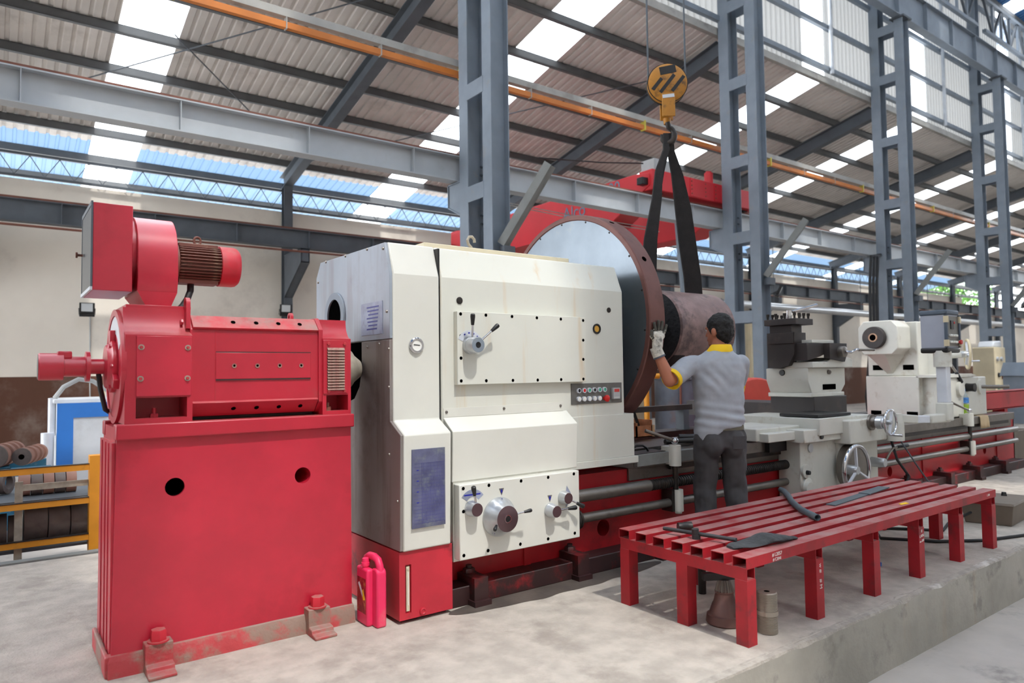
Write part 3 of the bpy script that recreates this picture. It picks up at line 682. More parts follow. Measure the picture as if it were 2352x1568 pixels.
# lower left: red sump, sight glass, data plate
base = obj('sump', B().prism([(YL,.02),(YL,.362),(4.3,.362),(4.3,.02)], 'x', 1.674, 1.988), 'red_base', t, bev=.006)
obj('sump_foot', B().box(1.70, 1.97, YL+.04, 4.25, 0, .02), 'black', t)
cut(base, B().box(1.708, 1.742, YL-.02, YL+.015, .05, .295))
obj('sight_glass', B().box(1.716, 1.734, YL+.004, YL+.012, .06, .285).cyl((1.725, YL+.006, .272), (1.725, YL+.001, .272), .006, n=10), 'cream_slab', base)
obj('sight_slit', B().box(1.723, 1.728, YL+.001, YL+.004, .09, .255), 'white_mark', base)
obj('drain_plug', B().lathe((1.807, YL, .045), (0,-1,0), [(0,.018),(.008,.018),(.01,.012),(.006,.008)], 20), 'red_base', base)
pl = obj('thread_chart', B().box(1.733, 1.93, 3.209, 3.2145, .478, .88), 'plate_blue', t, 'scratched blue and grey gear chart plate')
for k in range(16): obj('rule_line', B().box(1.79+.0085*k, 1.7915+.0085*k, 3.2083, 3.209, .50, .81), 'plate_print', pl)
for k in range(18): obj('row_line', B().box(1.745, 1.925, 3.2083, 3.209, .50+.018*k, .5008+.018*k), 'plate_print', pl)
for z in (.77,.715,.66,.605): obj('row_mark', B().box(1.760, 1.772, 3.208, 3.209, z, z+.005), 'ink_blue', pl)
# gauge
g = obj('pressure_gauge', B().lathe((1.825, YU, 1.42), (0,-1,0), [(0,.043),(.012,.043),(.016,.038),(.016,.030),(.012,.029)], 36, False), 'chrome', t)
obj('gauge_face', B().lathe((1.825, YU, 1.42), (0,-1,0), [(.0,.03),(.012,.03)], 30), 'gauge_face', g)
obj('needle', B().beam((1.805, YU-.0135, 1.424), (1.843, YU-.0135, 1.421), .002, .004, (0,0,1)), 'black', g)
# big cover plate with lever dial
P0 = 3.287
cv = obj('cover_plate', B().box(2.063, 3.02, P0, YU, 1.205, 1.612), 'white', t, bev=.002)
me = lmesh('screw_hole', B().lathe((0,0,0), (0,-1,0), [(0,.0095),(.0008,.0095)], 16), 'black_hole')
for x, z in ((2.085,1.597),(2.255,1.597),(2.44,1.596),(2.626,1.595),(2.815,1.594),(3.0,1.592),(2.998,1.467),(2.996,1.346),(2.994,1.222),(2.81,1.222),(2.626,1.222),(2.441,1.223),(2.253,1.224),(2.085,1.226),(2.085,1.352),(2.085,1.475)): inst('screw_hole', me, cv, (x, P0, z))
def lever(par, c, dirv, L, r=.0065, grip=.06, gr=.0115):
    c = Vector(c); d = Vector(dirv).normalized()
    o = obj('lever', B().cyl(c, c+d*L, r, r*.9, 12), 'chrome', par)
    obj('grip', B().lathe(c+d*(L-.004), d, [(0,gr*.75),(.008,gr*.85),(grip*.8,gr*1.2),(grip,gr*1.1),(grip+.003,gr*.8)], 16), 'black', par)
kc = Vector((2.144, P0, 1.423))
kn = obj('speed_knob', B().lathe(kc, (0,-1,0), [(0,.05),(.002,.05),(.028,.049),(.029,.047),(.031,.047),(.032,.049),(.082,.0445),(.085,.042)], 40), 'alu', t)
obj('knob_face', B().lathe(kc+Vector((0,-.085,0)), (0,-1,0), [(0,.041),(.001,.04)], 36), 'steel_blue', kn)
obj('hub_cap', B().lathe(kc+Vector((0,-.086,0)), (0,-1,0), [(0,.017),(.002,.016),(.001,.009)], 24), 'black', kn)
fan = [(0.052*math.cos(math.radians(a)), .052*math.sin(math.radians(a))) for a in range(25, 156, 10)]+[(.085*math.cos(math.radians(a)), .085*math.sin(math.radians(a))) for a in range(155, 24, -10)]
sc_ = obj('dial_scale', B().prism([(kc.x+x, kc.z+y) for x, y in fan], 'y', P0-.002, P0), 'alu_white', t)
for a in (45,70,95,120): obj('dial_mark', B().beam((kc.x+.066*math.cos(math.radians(a)), P0-.0025, kc.z+.066*math.sin(math.radians(a))), (kc.x+.074*math.cos(math.radians(a)), P0-.0025, kc.z+.074*math.sin(math.radians(a))), .011, .001, (0,1,0)), 'ink_blue', sc_)
lever(kn, kc+Vector((-.012,-.045,.042)), (-.13,-.25,1), .075, grip=.06)
lever(kn, kc+Vector((.042,-.055,.028)), (1,-.12,.82), .085, grip=.055)
# sight ports and breathers
for x, z, r in ((2.103,1.676,.02), (3.265,1.672,.017)): obj('breather', B().lathe((x, YU, z), (0,-1,0), [(0,r),(.004,r),(.005,r*.8)], 24), 'steel_oily', t)
sg = obj('oil_sight', B().ring((3.152, YU, 1.545), (0,-1,0), .033, .024, .008, 32), 'black', t)
obj('lens', B().lathe((3.152, YU, 1.545), (0,-1,0), [(0,.024),(.004,.02),(.005,.004)], 28), 'amber', sg)
# button panel
cp = obj('button_panel', B().box(2.922, 3.367, YU-.006, YU, 1.062, 1.194), 'panel_steel', t, 'brushed metal control panel', bev=.002)
cols_ = ['btn_black','btn_red','btn_green','btn_black','btn_green','btn_green']
rim = lmesh('button_rim', B().ring((0,0,0), (0,-1,0), .0155, .0115, .014, 24), 'alu_white')
caps = {c: lmesh('button_cap', B().lathe((0,0,0), (0,-1,0), [(0,.0115),(.012,.0115),(.013,.009)], 20), c) for c in ('btn_black','btn_red','btn_green','btn_white')}
for k, c in enumerate(cols_):
    x = 2.979+.0446*k; inst('button_rim', rim, cp, (x, YU-.006, 1.149+.0005*k)); inst('button_cap', caps[c], cp, (x, YU-.006, 1.149+.0005*k))
for k in range(5):
    x = 2.978+.0446*k; inst('button_rim', rim, cp, (x, YU-.006, 1.096)); inst('button_cap', caps['btn_white'], cp, (x, YU-.008, 1.096))
obj('stop_button', B().lathe((3.205, YU-.006, 1.094), (0,-1,0), [(0,.012),(.018,.012),(.02,.021),(.03,.022),(.034,.016)], 28), 'btn_red', cp)
mt = obj('load_meter', B().box(3.27, 3.332, YU-.026, YU-.006, 1.087, 1.160), 'cabinet_grey', cp, bev=.002)
obj('readout', B().box(3.278, 3.324, YU-.0268, YU-.026, 1.133, 1.153), 'screen_red', mt)
for k in range(4): obj('key', B().box(3.278+.012*k, 3.286+.012*k, YU-.0268, YU-.026, 1.096, 1.100), 'btn_white', mt)
# lower covers
lc = obj('lower_cover', B().prism([(YL,.684),(3.228,.955),(YU+.002,1.03),(YU+.02,1.03),(YU+.02,.684)], 'x', 1.992, 2.886), 'white_plain', t, bev=.004, smooth=10)
st_ = obj('cover_strip', B().prism([(1.992,1.028),(2.855,1.028),(2.855,1.082),(1.992,1.076)], 'y', YU-.004, YU), 'white_plain', lc)
me = lmesh('screw', B().lathe((0,0,0), (0,-1,0), [(0,.009),(.005,.007),(.006,.003)], 12), 'steel')
for x, z in ((2.01,1.056),(2.40,1.060),(2.832,1.060)): inst('screw', me, lc, (x, YU-.004, z))
obj('foot_cover', B().box(2.89, 3.478, YU-.004, 3.5, .70, .985), 'white', t, bev=.003)
obj('foot_lip', B().box(2.89, 3.505, YU-.014, 3.52, .655, .70), 'white', t, bev=.003)
# feed gearbox panel with knobs
G0 = 3.184
gb = obj('gearbox_panel', B().box(2.002, 2.852, G0, 3.245, .277, .675), 'white_plain', t, bev=.005)
obj('gearbox_back', B().box(2.0, 2.84, 3.245, 3.62, .26, .684), 'white_dusty', t)
me = lmesh('screw_hole', B().lathe((0,0,0), (0,-1,0), [(0,.0095),(.0008,.0095)], 16), 'black_hole')
for x, z in ((2.026,.655),(2.192,.655),(2.413,.656),(2.611,.657),(2.81,.658),(2.81,.307),(2.604,.304),(2.402,.305),(2.182,.304),(2.026,.303),(2.026,.534)): inst('screw_hole', me, gb, (x, G0, z))
def knob(name, c, prof, lv=None, fr=None):
    k = obj(name, B().lathe(c, (0,-1,0), prof, 40), 'alu', t)
    L_, r_ = prof[-1]; obj('knob_face', B().lathe(Vector(c)+Vector((0,-L_,0)), (0,-1,0), [(0,r_),(.0015,r_*.97)], 36), 'knob_face', k)
    return k
c1 = Vector((2.075, G0, .545)); k1 = knob('feed_knob', c1, [(0,.043),(.012,.043),(.014,.042),(.06,.035)])
fan = [(.045*math.cos(math.radians(a)), .045*math.sin(math.radians(a))) for a in range(35, 146, 10)]+[(.085*math.cos(math.radians(a)), .085*math.sin(math.radians(a))) for a in range(145, 34, -10)]
obj('dial_scale', B().prism([(c1.x+.01+x, c1.z+.015+y) for x, y in fan], 'y', G0-.0015, G0), 'plate_side', k1)
obj('dial_text', B().box(c1.x-.045, c1.x+.06, G0-.002, G0-.0015, c1.z+.068, c1.z+.076), 'ink_blue', k1)
lever(k1, c1+Vector((.0,-.045,.033)), (-.28,-.2,1), .05, grip=.05)
c2 = Vector((2.255, G0, .478)); k2 = knob('selector_dial', c2, [(0,.107),(.006,.108),(.012,.107),(.045,.086),(.047,.084),(.085,.070)])
obj('hub_ring', B().ring(c2+Vector((0,-.0865,0)), (0,-1,0), .022, .018, .003, 24), 'chrome', k2)
obj('hub_cap', B().lathe(c2+Vector((0,-.0865,0)), (0,-1,0), [(0,.017),(.002,.015)], 24), 'black', k2)
text('numeral', '3', 'ink_blue', .026, c2+Vector((-.088,-.030,.0)), (.45,-.9,0), (0,0,1), k2)
text('numeral', '2', 'ink_blue', .026, c2+Vector((.0,-.030,.095)), (1,0,0), (0,-.5,1), k2)
text('numeral', '11', 'ink_blue', .022, c2+Vector((-.055,-.030,-.075)), (.7,-.6,-.3), (.3,0,1), k2)
lever(k2, c2+Vector((.068,-.07,.015)), (1,-.15,.12), .055, r=.005, grip=.045, gr=.009)
lever(k2, c2+Vector((-.055,-.065,-.02)), (-.75,-.7,-.28), .03, r=.005, grip=.045, gr=.009)
c3 = Vector((2.62, G0, .467)); k3 = knob('change_knob', c3, [(0,.042),(.012,.042),(.013,.041),(.065,.033)])
lever(k3, c3+Vector((.03,-.05,.004)), (1,-.15,.03), .065, r=.0055, grip=.055)
c4 = Vector((2.722, G0, .529)); k4 = knob('change_knob', c4, [(0,.04),(.012,.04),(.05,.032)])
lever(k4, c4+Vector((.028,-.04,-.015)), (1,-.3,-.55), .045, r=.0055, grip=.05)
obj('dial_scale', B().prism([(c4.x+.02,c4.z-.06),(c4.x+.055,c4.z-.03),(c4.x+.06,c4.z+.02),(c4.x+.03,c4.z+.065),(c4.x+.02,c4.z+.02)], 'y', G0-.0015, G0), 'plate_side', k4)
for x, z in ((2.276,.612), (2.621,.535)):
    a = obj('arrow_mark', B().prism([(x-.017,z+.018),(x+.017,z+.018),(x,z-.022)], 'y', G0-.001, G0), 'panel_steel', gb)
    obj('arrow_fill', B().prism([(x-.007,z+.004),(x,z+.016),(x+.007,z+.004),(x,z-.012)], 'y', G0-.0016, G0-.001), 'ink_blue', a)

# ---- chuck
t = thing('lathe_chuck', 'huge faceplate chuck with galvanised back guard and brown rim', 'chuck', (3.6, 4.06, .78))
obj('guard_plate', B().lathe(AX+XD*3.552, XD, [(0,.0),(0,.806)], 72, False), 'galv', t)
rm = obj('rim', B().lathe(AX+XD*3.545, XD, [(.006,.80),(0,.806),(0,.835),(.006,.842),(.145,.842),(.15,.836),(.15,.3)], 80, False), 'chuck_rim', t)
obj('front_face', B().lathe(AX+XD*3.694, XD, [(0,.83),(.002,.1)], 64, False), 'steel_oily', t)
obj('spindle_nose', B().lathe(AX+XD*3.39, XD, [(0,.26),(.165,.26)], 40), 'steel_oily', t)
for k in range(4):
    g = math.radians(45+90*k); c = AX+XD*3.695+Vector((0, math.cos(g), math.sin(g)))*.42
    d = Vector((0, math.cos(g), math.sin(g)))
    obj('jaw', B().beam(c-d*.22, c+d*.22, .12, .10, XD).beam(c-d*.22+XD*.08, c-d*.02+XD*.08, .12, .1, XD), 'steel_oily', t)
me = lmesh('guard_screw', B().lathe((0,0,0), (-1,0,0), [(0,.008),(.004,.006)], 10), 'steel_oily')
for k in range(18):
    g = 2*PI*k/18+.1; inst('guard_screw', me, t, (3.552, 4.06+.79*math.cos(g), 1.623+.79*math.sin(g)))
for g in (60, 145, 30): 
    g = math.radians(g); d = Vector((0, -math.cos(g), math.sin(g))); c = AX+XD*3.62+d*.842
    obj('rim_socket', B().cyl(c-d*.02, c+d*.001, .02, n=16), 'black_hole', t)

# ---- bed
t = thing('lathe_bed', 'long red lathe bed with dark slideways and feed rods', 'lathe bed', (6, 3.95, 0))
bd = t
BX0, BX1 = 1.99, 10.5; BY = 3.42
side = obj('bed_side', B().box(BX0, BX1, BY, BY+.12, .10, .60), 'red_bed', t, bev=.004)
cut(side, B().cyl((3.27, BY-.1, .235), (3.27, BY+.2, .235), .055, n=24).cyl((9.55, BY-.1, .27), (9.55, BY+.2, .27), .045, n=24).cyl((7.2, BY-.1, .235), (7.2, BY+.2, .235), .05, n=24))
obj('bed_core', B().box(BX0+.02, BX1-.02, BY+.3, 4.7, .0, .60), 'red_bed', t)
obj('bed_end', B().box(BX1-.03, BX1, BY, 4.7, .0, .66), 'red_bed', t)
obj('flange', B().box(BX0, BX1-.05, 3.285, BY+.02, .0, .105), 'red_oily', t, bev=.006)
for x in (2.6, 4.4, 6.0, 7.9, 9.9): obj('rib', B().box(x, x+.05, BY-.012, BY, .10, .6), 'red_bed', t)
obj('slideway', B().box(3.5, 10.35, 3.36, 3.58, .605, .69).box(3.5, 10.35, 3.40, 3.42, .52, .605), 'steel', t, 'worn steel front slideway', bev=.003)
obj('slideway', B().box(3.5, 10.35, 3.9, 4.1, .605, .69), 'steel_oily', t); obj('slideway', B().box(3.5, 10.35, 4.5, 4.72, .605, .69), 'steel_oily', t)
obj('gear_rack', B().box(3.9, 10.2, 3.375, 3.40, .565, .605), 'steel_oily', t)
obj('chip_tray', B().box(3.5, 10.35, 3.58, 4.5, .50, .52), 'steel_oily', t)
ls = obj('lead_screw', B().cyl((2.86, 3.335, .485), (3.62, 3.335, .485), .04, n=24), 'steel', t)
obj('lead_screw', B().cyl((6.48, 3.335, .485), (10.3, 3.335, .485), .036, n=20), 'steel', t)
pr = [(0, .031)]
x = 0.0
while x < 1.64: pr += [(x, .031), (x+.004, .038), (x+.012, .038), (x+.016, .031)]; x += .024
obj('screw_thread', B().lathe((3.62, 3.335, .485), (1,0,0), pr, 20), 'steel_oily', ls)
fr_ = obj('feed_rod', B().cyl((2.98, 3.335, .345), (5.3, 3.335, .345), .03, n=20), 'steel', t)
obj('feed_rod', B().cyl((6.45, 3.335, .345), (10.3, 3.335, .345), .03, n=20), 'steel', t)
obj('coupling', B().lathe((2.855, 3.335, .345), (1,0,0), [(0,.075),(.05,.075),(.052,.07),(.056,.07),(.058,.075),(.085,.07),(.087,.062),(.093,.062),(.095,.066),(.115,.062),(.125,.045)], 32), 'steel_oily', fr_)
def rod_bracket(x, lev):
    k = obj('start_bracket', B().cyl((x, 3.31, .60), (x, 3.31, .745), .042, n=24).box(x-.042, x+.042, 3.31, 3.40, .61, .735), 'white_dusty', t, bev=.002)
    obj('bracket_rod', B().cyl((x, 3.31, .42), (x, 3.31, .60), .02, n=16), 'steel_oily', k)
    obj('rod_block', B().box(x-.05, x+.02, 3.30, 3.40, .285, .435), 'steel_oily', k, bev=.003)
    obj('lower_sleeve', B().cyl((x+.012, 3.30, .285), (x+.012, 3.30, .435), .036, n=20).cyl((x+.012,3.30,.27), (x+.012,3.30,.285), .024, n=16), 'white_dusty', k)
    a = Vector((x, 3.31, .775)); d = Vector(lev)
    obj('ball', B().ell(a, (.026,.026,.026)), 'chrome', k); obj('handle', B().cyl(a, a+d, .011, .013, 14), 'steel', k)
rod_bracket(3.87, (-.19, .10, .075)); 
rod_bracket(8.86, (-.32, .05, .1))
me = lmesh('clamp', B().box(-.045, .045, -.035, .08, .105, .15).box(-.045, .045, -.095, -.035, .03, .15).box(-.055, .055, -.115, -.035, 0, .03), 'red_oily')
mb = lmesh('clamp_bolt', B().hexn((0,0,.15), (0,0,1), .034, .028).cyl((0,0,.178), (0,0,.195), .017, n=12).cyl((0,0,.15), (0,0,.153), .045, n=20), 'red_oily')
for k in range(11):
    x = 2.17+.752*k; c = inst('clamp', me, t, (x, 3.33, 0)); inst('clamp_bolt', mb, t, (x, 3.36, 0))
# plates and tools lying on the bed by the chuck are separate things (see below)

# ---- carriage
t = thing('lathe_carriage', 'lathe carriage with apron, handwheels and dark tool post', 'carriage', (5.9, 3.6, .7))
cr = t
obj('apron', B().box(5.26, 5.82, 3.2, 3.40, .10, .69), 'white_dusty', t, bev=.006)
obj('apron', B().box(5.80, 6.46, 3.17, 3.40, .08, .80), 'white_dusty', t, bev=.006)
obj('apron_cover', B().box(5.225, 5.80, 3.14, 3.3, .67, .775), 'white_dusty', t, bev=.006)
obj('saddle_wing', B().box(4.82, 5.95, 3.30, 3.78, .70, .80), 'white_dusty', t, bev=.008)
obj('wing_cap', B().box(4.86, 5.25, 3.22, 3.42, .695, .765), 'white_dusty', t, bev=.006)
obj('saddle', B().box(5.42, 6.25, 3.12, 3.95, .72, .86), 'white_dusty', t, bev=.006)
obj('saddle_front', B().box(5.78, 6.42, 3.06, 3.3, .63, .83), 'white_dusty', t, bev=.01)
obj('way_wiper', B().box(5.02, 5.26, 3.32, 3.62, .60, .70), 'rubber', t)
obj('apron_screw', B().lathe((5.40,3.2,.62), (0,-1,0), [(0,.035),(.012,.035),(.016,.02)], 24), 'alu', t)
for x, z, r in ((5.31,.44,.055), (5.33,.31,.075)):
    f = obj('apron_flange', B().lathe((x,3.2,z), (0,-1,0), [(0,r),(.02,r),(.023,r*.94)], 32), 'white_dusty', t)
    obj('flange_boss', B().lathe((x-.02 if r > .06 else x,3.18,z-.01), (0,-1,0), [(0,r*.75 if r > .06 else r*.35),(.03,r*.72 if r > .06 else r*.3)], 28), 'white_dusty' if r > .06 else 'black', f)
obj('oil_plug', B().lathe((5.47,3.14,.71), (0,-1,0), [(0,.02),(.015,.018)], 16), 'black', t)
def wheel(name, c, R_, axis, hubL, spokes=3, m='chrome', rr=.016, a0=60, knobs=True):
    c = Vector(c); ax = Vector(axis).normalized(); u = ax.cross(Vector((0,0,1))).normalized(); v = ax.cross(u)
    pts = [c+(u*math.cos(2*PI*k/40)+v*math.sin(2*PI*k/40))*R_ for k in range(41)]
    w = obj(name, B().tube(pts, rr, 12, False), m, t)
    obj('wheel_hub', B().lathe(c-ax*hubL, ax, [(0,R_*.2),(hubL*.9,R_*.2),(hubL+.012,R_*.16)], 24), 'alu', w)
    for k in range(spokes):
        g = math.radians(a0+360/spokes*k); d = u*math.cos(g)+v*math.sin(g); obj('spoke', B().beam(c+d*R_*.12, c+d*R_*.97, .014, .02, ax), 'alu_white', w)
    if knobs:
        g = math.radians(a0+20); d = u*math.cos(g)+v*math.sin(g)
        obj('crank_handle', B().cyl(c+d*R_, c+d*R_+ax*.09, .010, .012, 12), 'chrome', w)
    return w
obj('dial_drum', B().lathe((5.93,3.17,.43), (0,-1,0), [(0,.19),(.08,.19),(.085,.185),(.1,.17)], 48), 'steel', t)
wheel('carriage_wheel', (5.72, 2.98, .43), .2, (0,-1,0), .08, a0=35, knobs=False)
obj('wheel_shaft', B().cyl((5.72, 2.98, .43), (5.80, 3.17, .43), .03, n=16), 'steel', t)
lv = obj('engage_lever', B().lathe((6.35, 3.17, .43), (0,-1,0), [(0,.045),(.11,.04),(.12,.035)], 24), 'alu', t)
obj('lever_rod', B().tube([(6.38,3.06,.45), (6.42,3.04,.52), (6.46,3.03,.555), (6.52,3.02,.56)], .01, 8), 'steel', lv)
obj('lever_grip', B().cap((6.52,3.02,.56), (6.66,3.0,.565), .014, .017), 'black', lv)
obj('screw_flange', B().lathe((6.13,3.06,.80), (0,-1,0), [(0,.07),(.02,.07),(.022,.05),(.05,.045)], 32), 'steel', t)
obj('micrometer_collar', B().lathe((6.13,3.0,.80), (0,-1,0), [(0,.055),(.05,.055),(.052,.05),(.07,.045)], 32), 'alu', t)
wheel('cross_wheel', (6.15, 2.90, .803), .105, (0,-1,0), .04, 2, a0=75, rr=.011)
obj('drip_tray', B().box(5.45, 5.98, 3.15, 3.5, .865, .89), 'black', t, bev=.004)
obj('plinth', B().box(5.92, 6.48, 3.45, 3.89, .855, 1.015), 'cast_dark', t, 'dark cast cross slide block', bev=.006)
obj('cross_slide', B().box(5.93, 6.45, 3.89, 4.9, .80, .95), 'cast_dark', t)
obj('rest_foot', B().box(5.90, 6.46, 3.46, 3.9, 1.012, 1.05), 'white_dusty', t, bev=.006)
rb = obj('rest_body', B().prism([(5.92,1.045),(6.42,1.045),(6.50,1.12),(6.50,1.275),(5.86,1.275),(5.86,1.16)], 'y', 3.47, 3.89), 'white_dusty', t, bev=.008)
obj('slot', B().box(6.10, 6.32, 3.464, 3.47, 1.075, 1.125), 'black_hole', rb, bev=.004)
obj('lock_screw', B().lathe((6.2,3.47,1.235), (0,-1,0), [(0,.02),(.02,.02),(.022,.01),(.03,.01)], 16), 'steel', rb)
obj('side_plug', B().lathe((5.86,3.72,1.235), (-1,0,0), [(0,.028),(.012,.026)], 18), 'black', rb)
obj('swivel_deck', B().prism([(5.86,1.278),(6.55,1.278),(6.55,1.35),(6.48,1.37),(6.2,1.37),(6.1,1.33),(5.86,1.33)], 'y', 3.42, 3.86), 'white_dusty', t, bev=.006)
obj('top_slide', B().prism([(5.83,1.34),(6.05,1.38),(6.12,1.40),(6.40,1.40),(6.40,1.50),(5.83,1.50)], 'y', 3.45, 3.80), 'cast_dark', t, bev=.004)
obj('slide_apron', B().prism([(3.62,1.30),(3.56,1.40),(3.55,1.60),(3.83,1.60),(3.83,1.28),(3.72,1.275)], 'x', 5.80, 5.90), 'cast_dark', t)
obj('screw_block', B().prism([(6.1,1.36),(6.36,1.33),(6.40,1.40),(6.40,1.50),(6.1,1.50)], 'y', 3.39, 3.45), 'cast_dark', t, bev=.003)
obj('top_dial', B().lathe((6.27,3.39,1.42), (0,-1,0), [(0,.05),(.05,.05),(.055,.04)], 28), 'steel', t)
ck = obj('top_crank', B().tube([(6.27,3.33,1.42), (6.30,3.30,1.415), (6.36,3.28,1.44), (6.40,3.27,1.435)], .012, 8), 'chrome', t)
obj('crank_grip', B().cyl((6.38,3.27,1.435), (6.56,3.22,1.435), .012, n=10), 'steel', ck)
obj('way_cover', B().box(5.93, 6.3, 3.46, 3.8, 1.502, 1.53), 'white_dusty', t, bev=.003)
tp = obj('tool_post', B().box(5.79, 6.0, 3.56, 3.82, 1.50, 1.60).box(5.80, 5.97, 3.58, 3.8, 1.60, 1.67), 'cast_dark', t, bev=.003)
obj('post_plate', B().box(5.775, 6.06, 3.52, 3.84, 1.67, 1.725), 'cast_dark', tp, bev=.003)
me = lmesh('post_screw', B().cyl((0,0,-.02), (0,0,.045), .010, n=10).lathe((0,0,.025), (0,0,1), [(0,.016),(.025,.018),(.027,.015)], 4), 'steel_oily')
for i in range(4):
    inst('post_screw', me, tp, (5.80+.075*i, 3.545, 1.725)); inst('post_screw', me, tp, (5.80+.075*i, 3.815, 1.725))
for y in (3.64, 3.73): inst('post_screw', me, tp, (5.795, y, 1.725)); inst('post_screw', me, tp, (6.04, y, 1.725))
obj('clamp_nut', B().cyl((5.93,3.68,1.725), (5.93,3.68,1.81), .03, .026, 20), 'chrome', tp)
obj('clamp_handle', B().tube([(5.96,3.67,1.80), (6.06,3.63,1.825), (6.22,3.57,1.865)], [.014,.013,.017], 12), 'chrome', tp)
# pendant control box on its jointed arm
pd = thing('control_pendant', 'grey control pendant box on a jointed arm above the bed', 'control box', (6.5, 3.05, .63))
t = pd
obj('arm_joint', B().cyl((6.48,3.02,.62), (6.48,3.02,.78), .075, n=28).cyl((6.48,3.02,.78), (6.48,3.02,.86), .07, .06, 28), 'white_dusty', t)
obj('arm', B().beam((6.48,3.02,.82), (6.72,2.96,.80), .09, .075), 'white_dusty', t, bev=.01)
obj('arm_sleeve', B().beam((6.70,2.965,.80), (6.88,2.92,.795), .07, .065), 'alu_white', t, bev=.006)
obj('arm_elbow', B().beam((6.88,2.92,.795), (7.15,2.86,.80), .09, .08).box(7.06, 7.19, 2.81, 2.92, .77, .94), 'white_dusty', t, bev=.012)
obj('post', B().box(7.08, 7.17, 2.82, 2.91, .94, 1.30), 'alu_white', t, bev=.006)
obj('post_head', B().cyl((7.12,2.865,1.27), (7.12,2.865,1.42), .075, n=24), 'white_dusty', t)
bx = obj('case', B().box(7.06, 7.32, 2.80, 3.02, 1.42, 1.78), 'grey_pendant', t)
obj('case_band', B().box(7.05, 7.33, 2.79, 3.03, 1.75, 1.80), 'pendant_frame', t, bev=.015); obj('case_band', B().box(7.05, 7.33, 2.79, 3.03, 1.40, 1.45), 'black', t, bev=.015)
for x in (7.055, 7.325): obj('corner_bar', B().box(x-.012, x+.012, 2.785, 2.81, 1.45, 1.75), 'pendant_frame', t); 
for x in (7.055, 7.325):
    for z in (1.49, 1.71): obj('corner_clip', B().box(x-.016, x+.016, 2.78, 2.815, z-.03, z+.03), 'beige', t)
obj('face', B().box(7.075, 7.31, 2.795, 2.80, 1.46, 1.74), 'panel_steel', bx)
obj('display', B().box(7.14, 7.20, 2.788, 2.795, 1.62, 1.70), 'black', bx); obj('lamp', B().lathe((7.21,2.795,1.68), (0,-1,0), [(0,.012),(.01,.01)], 14), 'btn_red', bx)
me = lmesh('key', B().lathe((0,0,0), (0,-1,0), [(0,.012),(.014,.012),(.016,.009)], 14), 'btn_white')
for i in range(5):
    for z in (1.56, 1.50): inst('key', me, bx, (7.11+.036*i, 2.795, z))
obj('stop_button', B().lathe((7.295,2.795,1.50), (0,-1,0), [(0,.012),(.02,.012),(.022,.022),(.034,.02)], 18), 'btn_red', bx)
for pts in ([(6.45,3.04,.62), (6.50,3.02,.45), (6.62,2.98,.3), (6.56,2.99,.18), (6.42,3.02,.1), (6.35, 3.1, .012)],):
    obj('cable', B().tube(pts, .012, 8), 'rubber', t)
obj('cable', B().tube([(6.53,3.0,.62), (6.7,2.95,.4), (6.95,2.9,.13), (7.1,2.9,.012)], .007, 8), 'steel_dark', t)

# ---- tailstock
t = thing('tailstock', 'white lathe tailstock with black spindle face and spoked handwheel', 'tailstock', (8.9, 4.0, .69))
obj('sole', B().box(8.50, 9.75, 3.68, 4.28, .69, 1.17), 'white_dusty', t, bev=.008)
obj('upper_body', B().box(8.58, 9.4, 3.71, 4.29, 1.17, 1.80), 'white_dusty', t, bev=.012)
br = obj('barrel_housing', B().prism([(3.86,1.42),(4.18,1.42),(4.245,1.50),(4.245,1.74),(4.18,1.815),(3.86,1.815),(3.79,1.74),(3.79,1.49)], 'x', 8.28, 8.62), 'white_dusty', t, bev=.01)
obj('support_gusset', B().add([(8.3,3.95,1.42),(8.3,4.15,1.42),(8.59,4.0,1.19),(8.59,4.06,1.19),(8.59,3.85,1.42),(8.59,4.22,1.42)], [(0,1,3,2),(0,2,4),(1,5,3),(0,4,5,1),(2,3,5,4)]), 'white_dusty', t)
sp = obj('spindle_face', B().lathe((8.28,4.045,1.62), (-1,0,0), [(0,.130),(.05,.127),(.055,.122)], 40), 'cast_dark', t)
obj('spindle_bore', B().ring((8.225,4.045,1.62), (-1,0,0), .05, .037, .008, 28), 'copper_edge', sp); obj('bore', B().lathe((8.224,4.045,1.62), (-1,0,0), [(0,.037),(.001,.036)], 24), 'black_hole', sp)
for y in (3.82, 4.17): obj('sole_slot', B().box(8.576, 8.582, y-.06, y+.06, 1.24, 1.30), 'black_hole', t)
for y in (3.76, 4.17): obj('foot_notch', B().box(8.496, 8.502, y-.06, y+.06, .70, .76), 'black_hole', t)
obj('side_box', B().box(8.60, 9.62, 3.40, 3.70, .70, 1.15), 'white_dusty', t, bev=.012)
bs_ = obj('box_boss', B().lathe((8.85,3.40,1.02), (0,-1,0), [(0,.09),(.03,.085),(.035,.06)], 28), 'white_dusty', t)
obj('boss_knob', B().lathe((9.05,3.40,1.03), (0,-1,0), [(0,.05),(.05,.045),(.09,.05)], 12), 'black', t)
fl = obj('shaft_flange', B().lathe((9.42,3.40,1.03), (0,-1,0), [(0,.09),(.025,.085)], 28), 'white_dusty', t)
obj('crank_shaft', B().cyl((9.42,3.40,1.03), (9.50,3.12,1.03), .022, n=12), 'steel', fl)
obj('cover_lid', B().prism([(8.5,1.15),(9.0,1.15),(9.3,1.165),(9.15,1.19),(8.5,1.18)], 'y', 3.38, 3.7), 'white_dusty', t)
t_ = t
obj('wheel_post', B().lathe((8.95,3.78,1.17), (0,0,1), [(0,.15),(.2,.13),(.4,.10),(.55,.06)], 24), 'white_dusty', t)
TW = ony(2222, 813, 3.35)
wheel('tail_wheel', TW, .165, (.5,-.85,0), .06, 3, 'beige', .013, a0=10)
obj('wheel_shaft', B().cyl(TW, (8.95,3.72,1.40), .04, n=16), 'white_dusty', t)
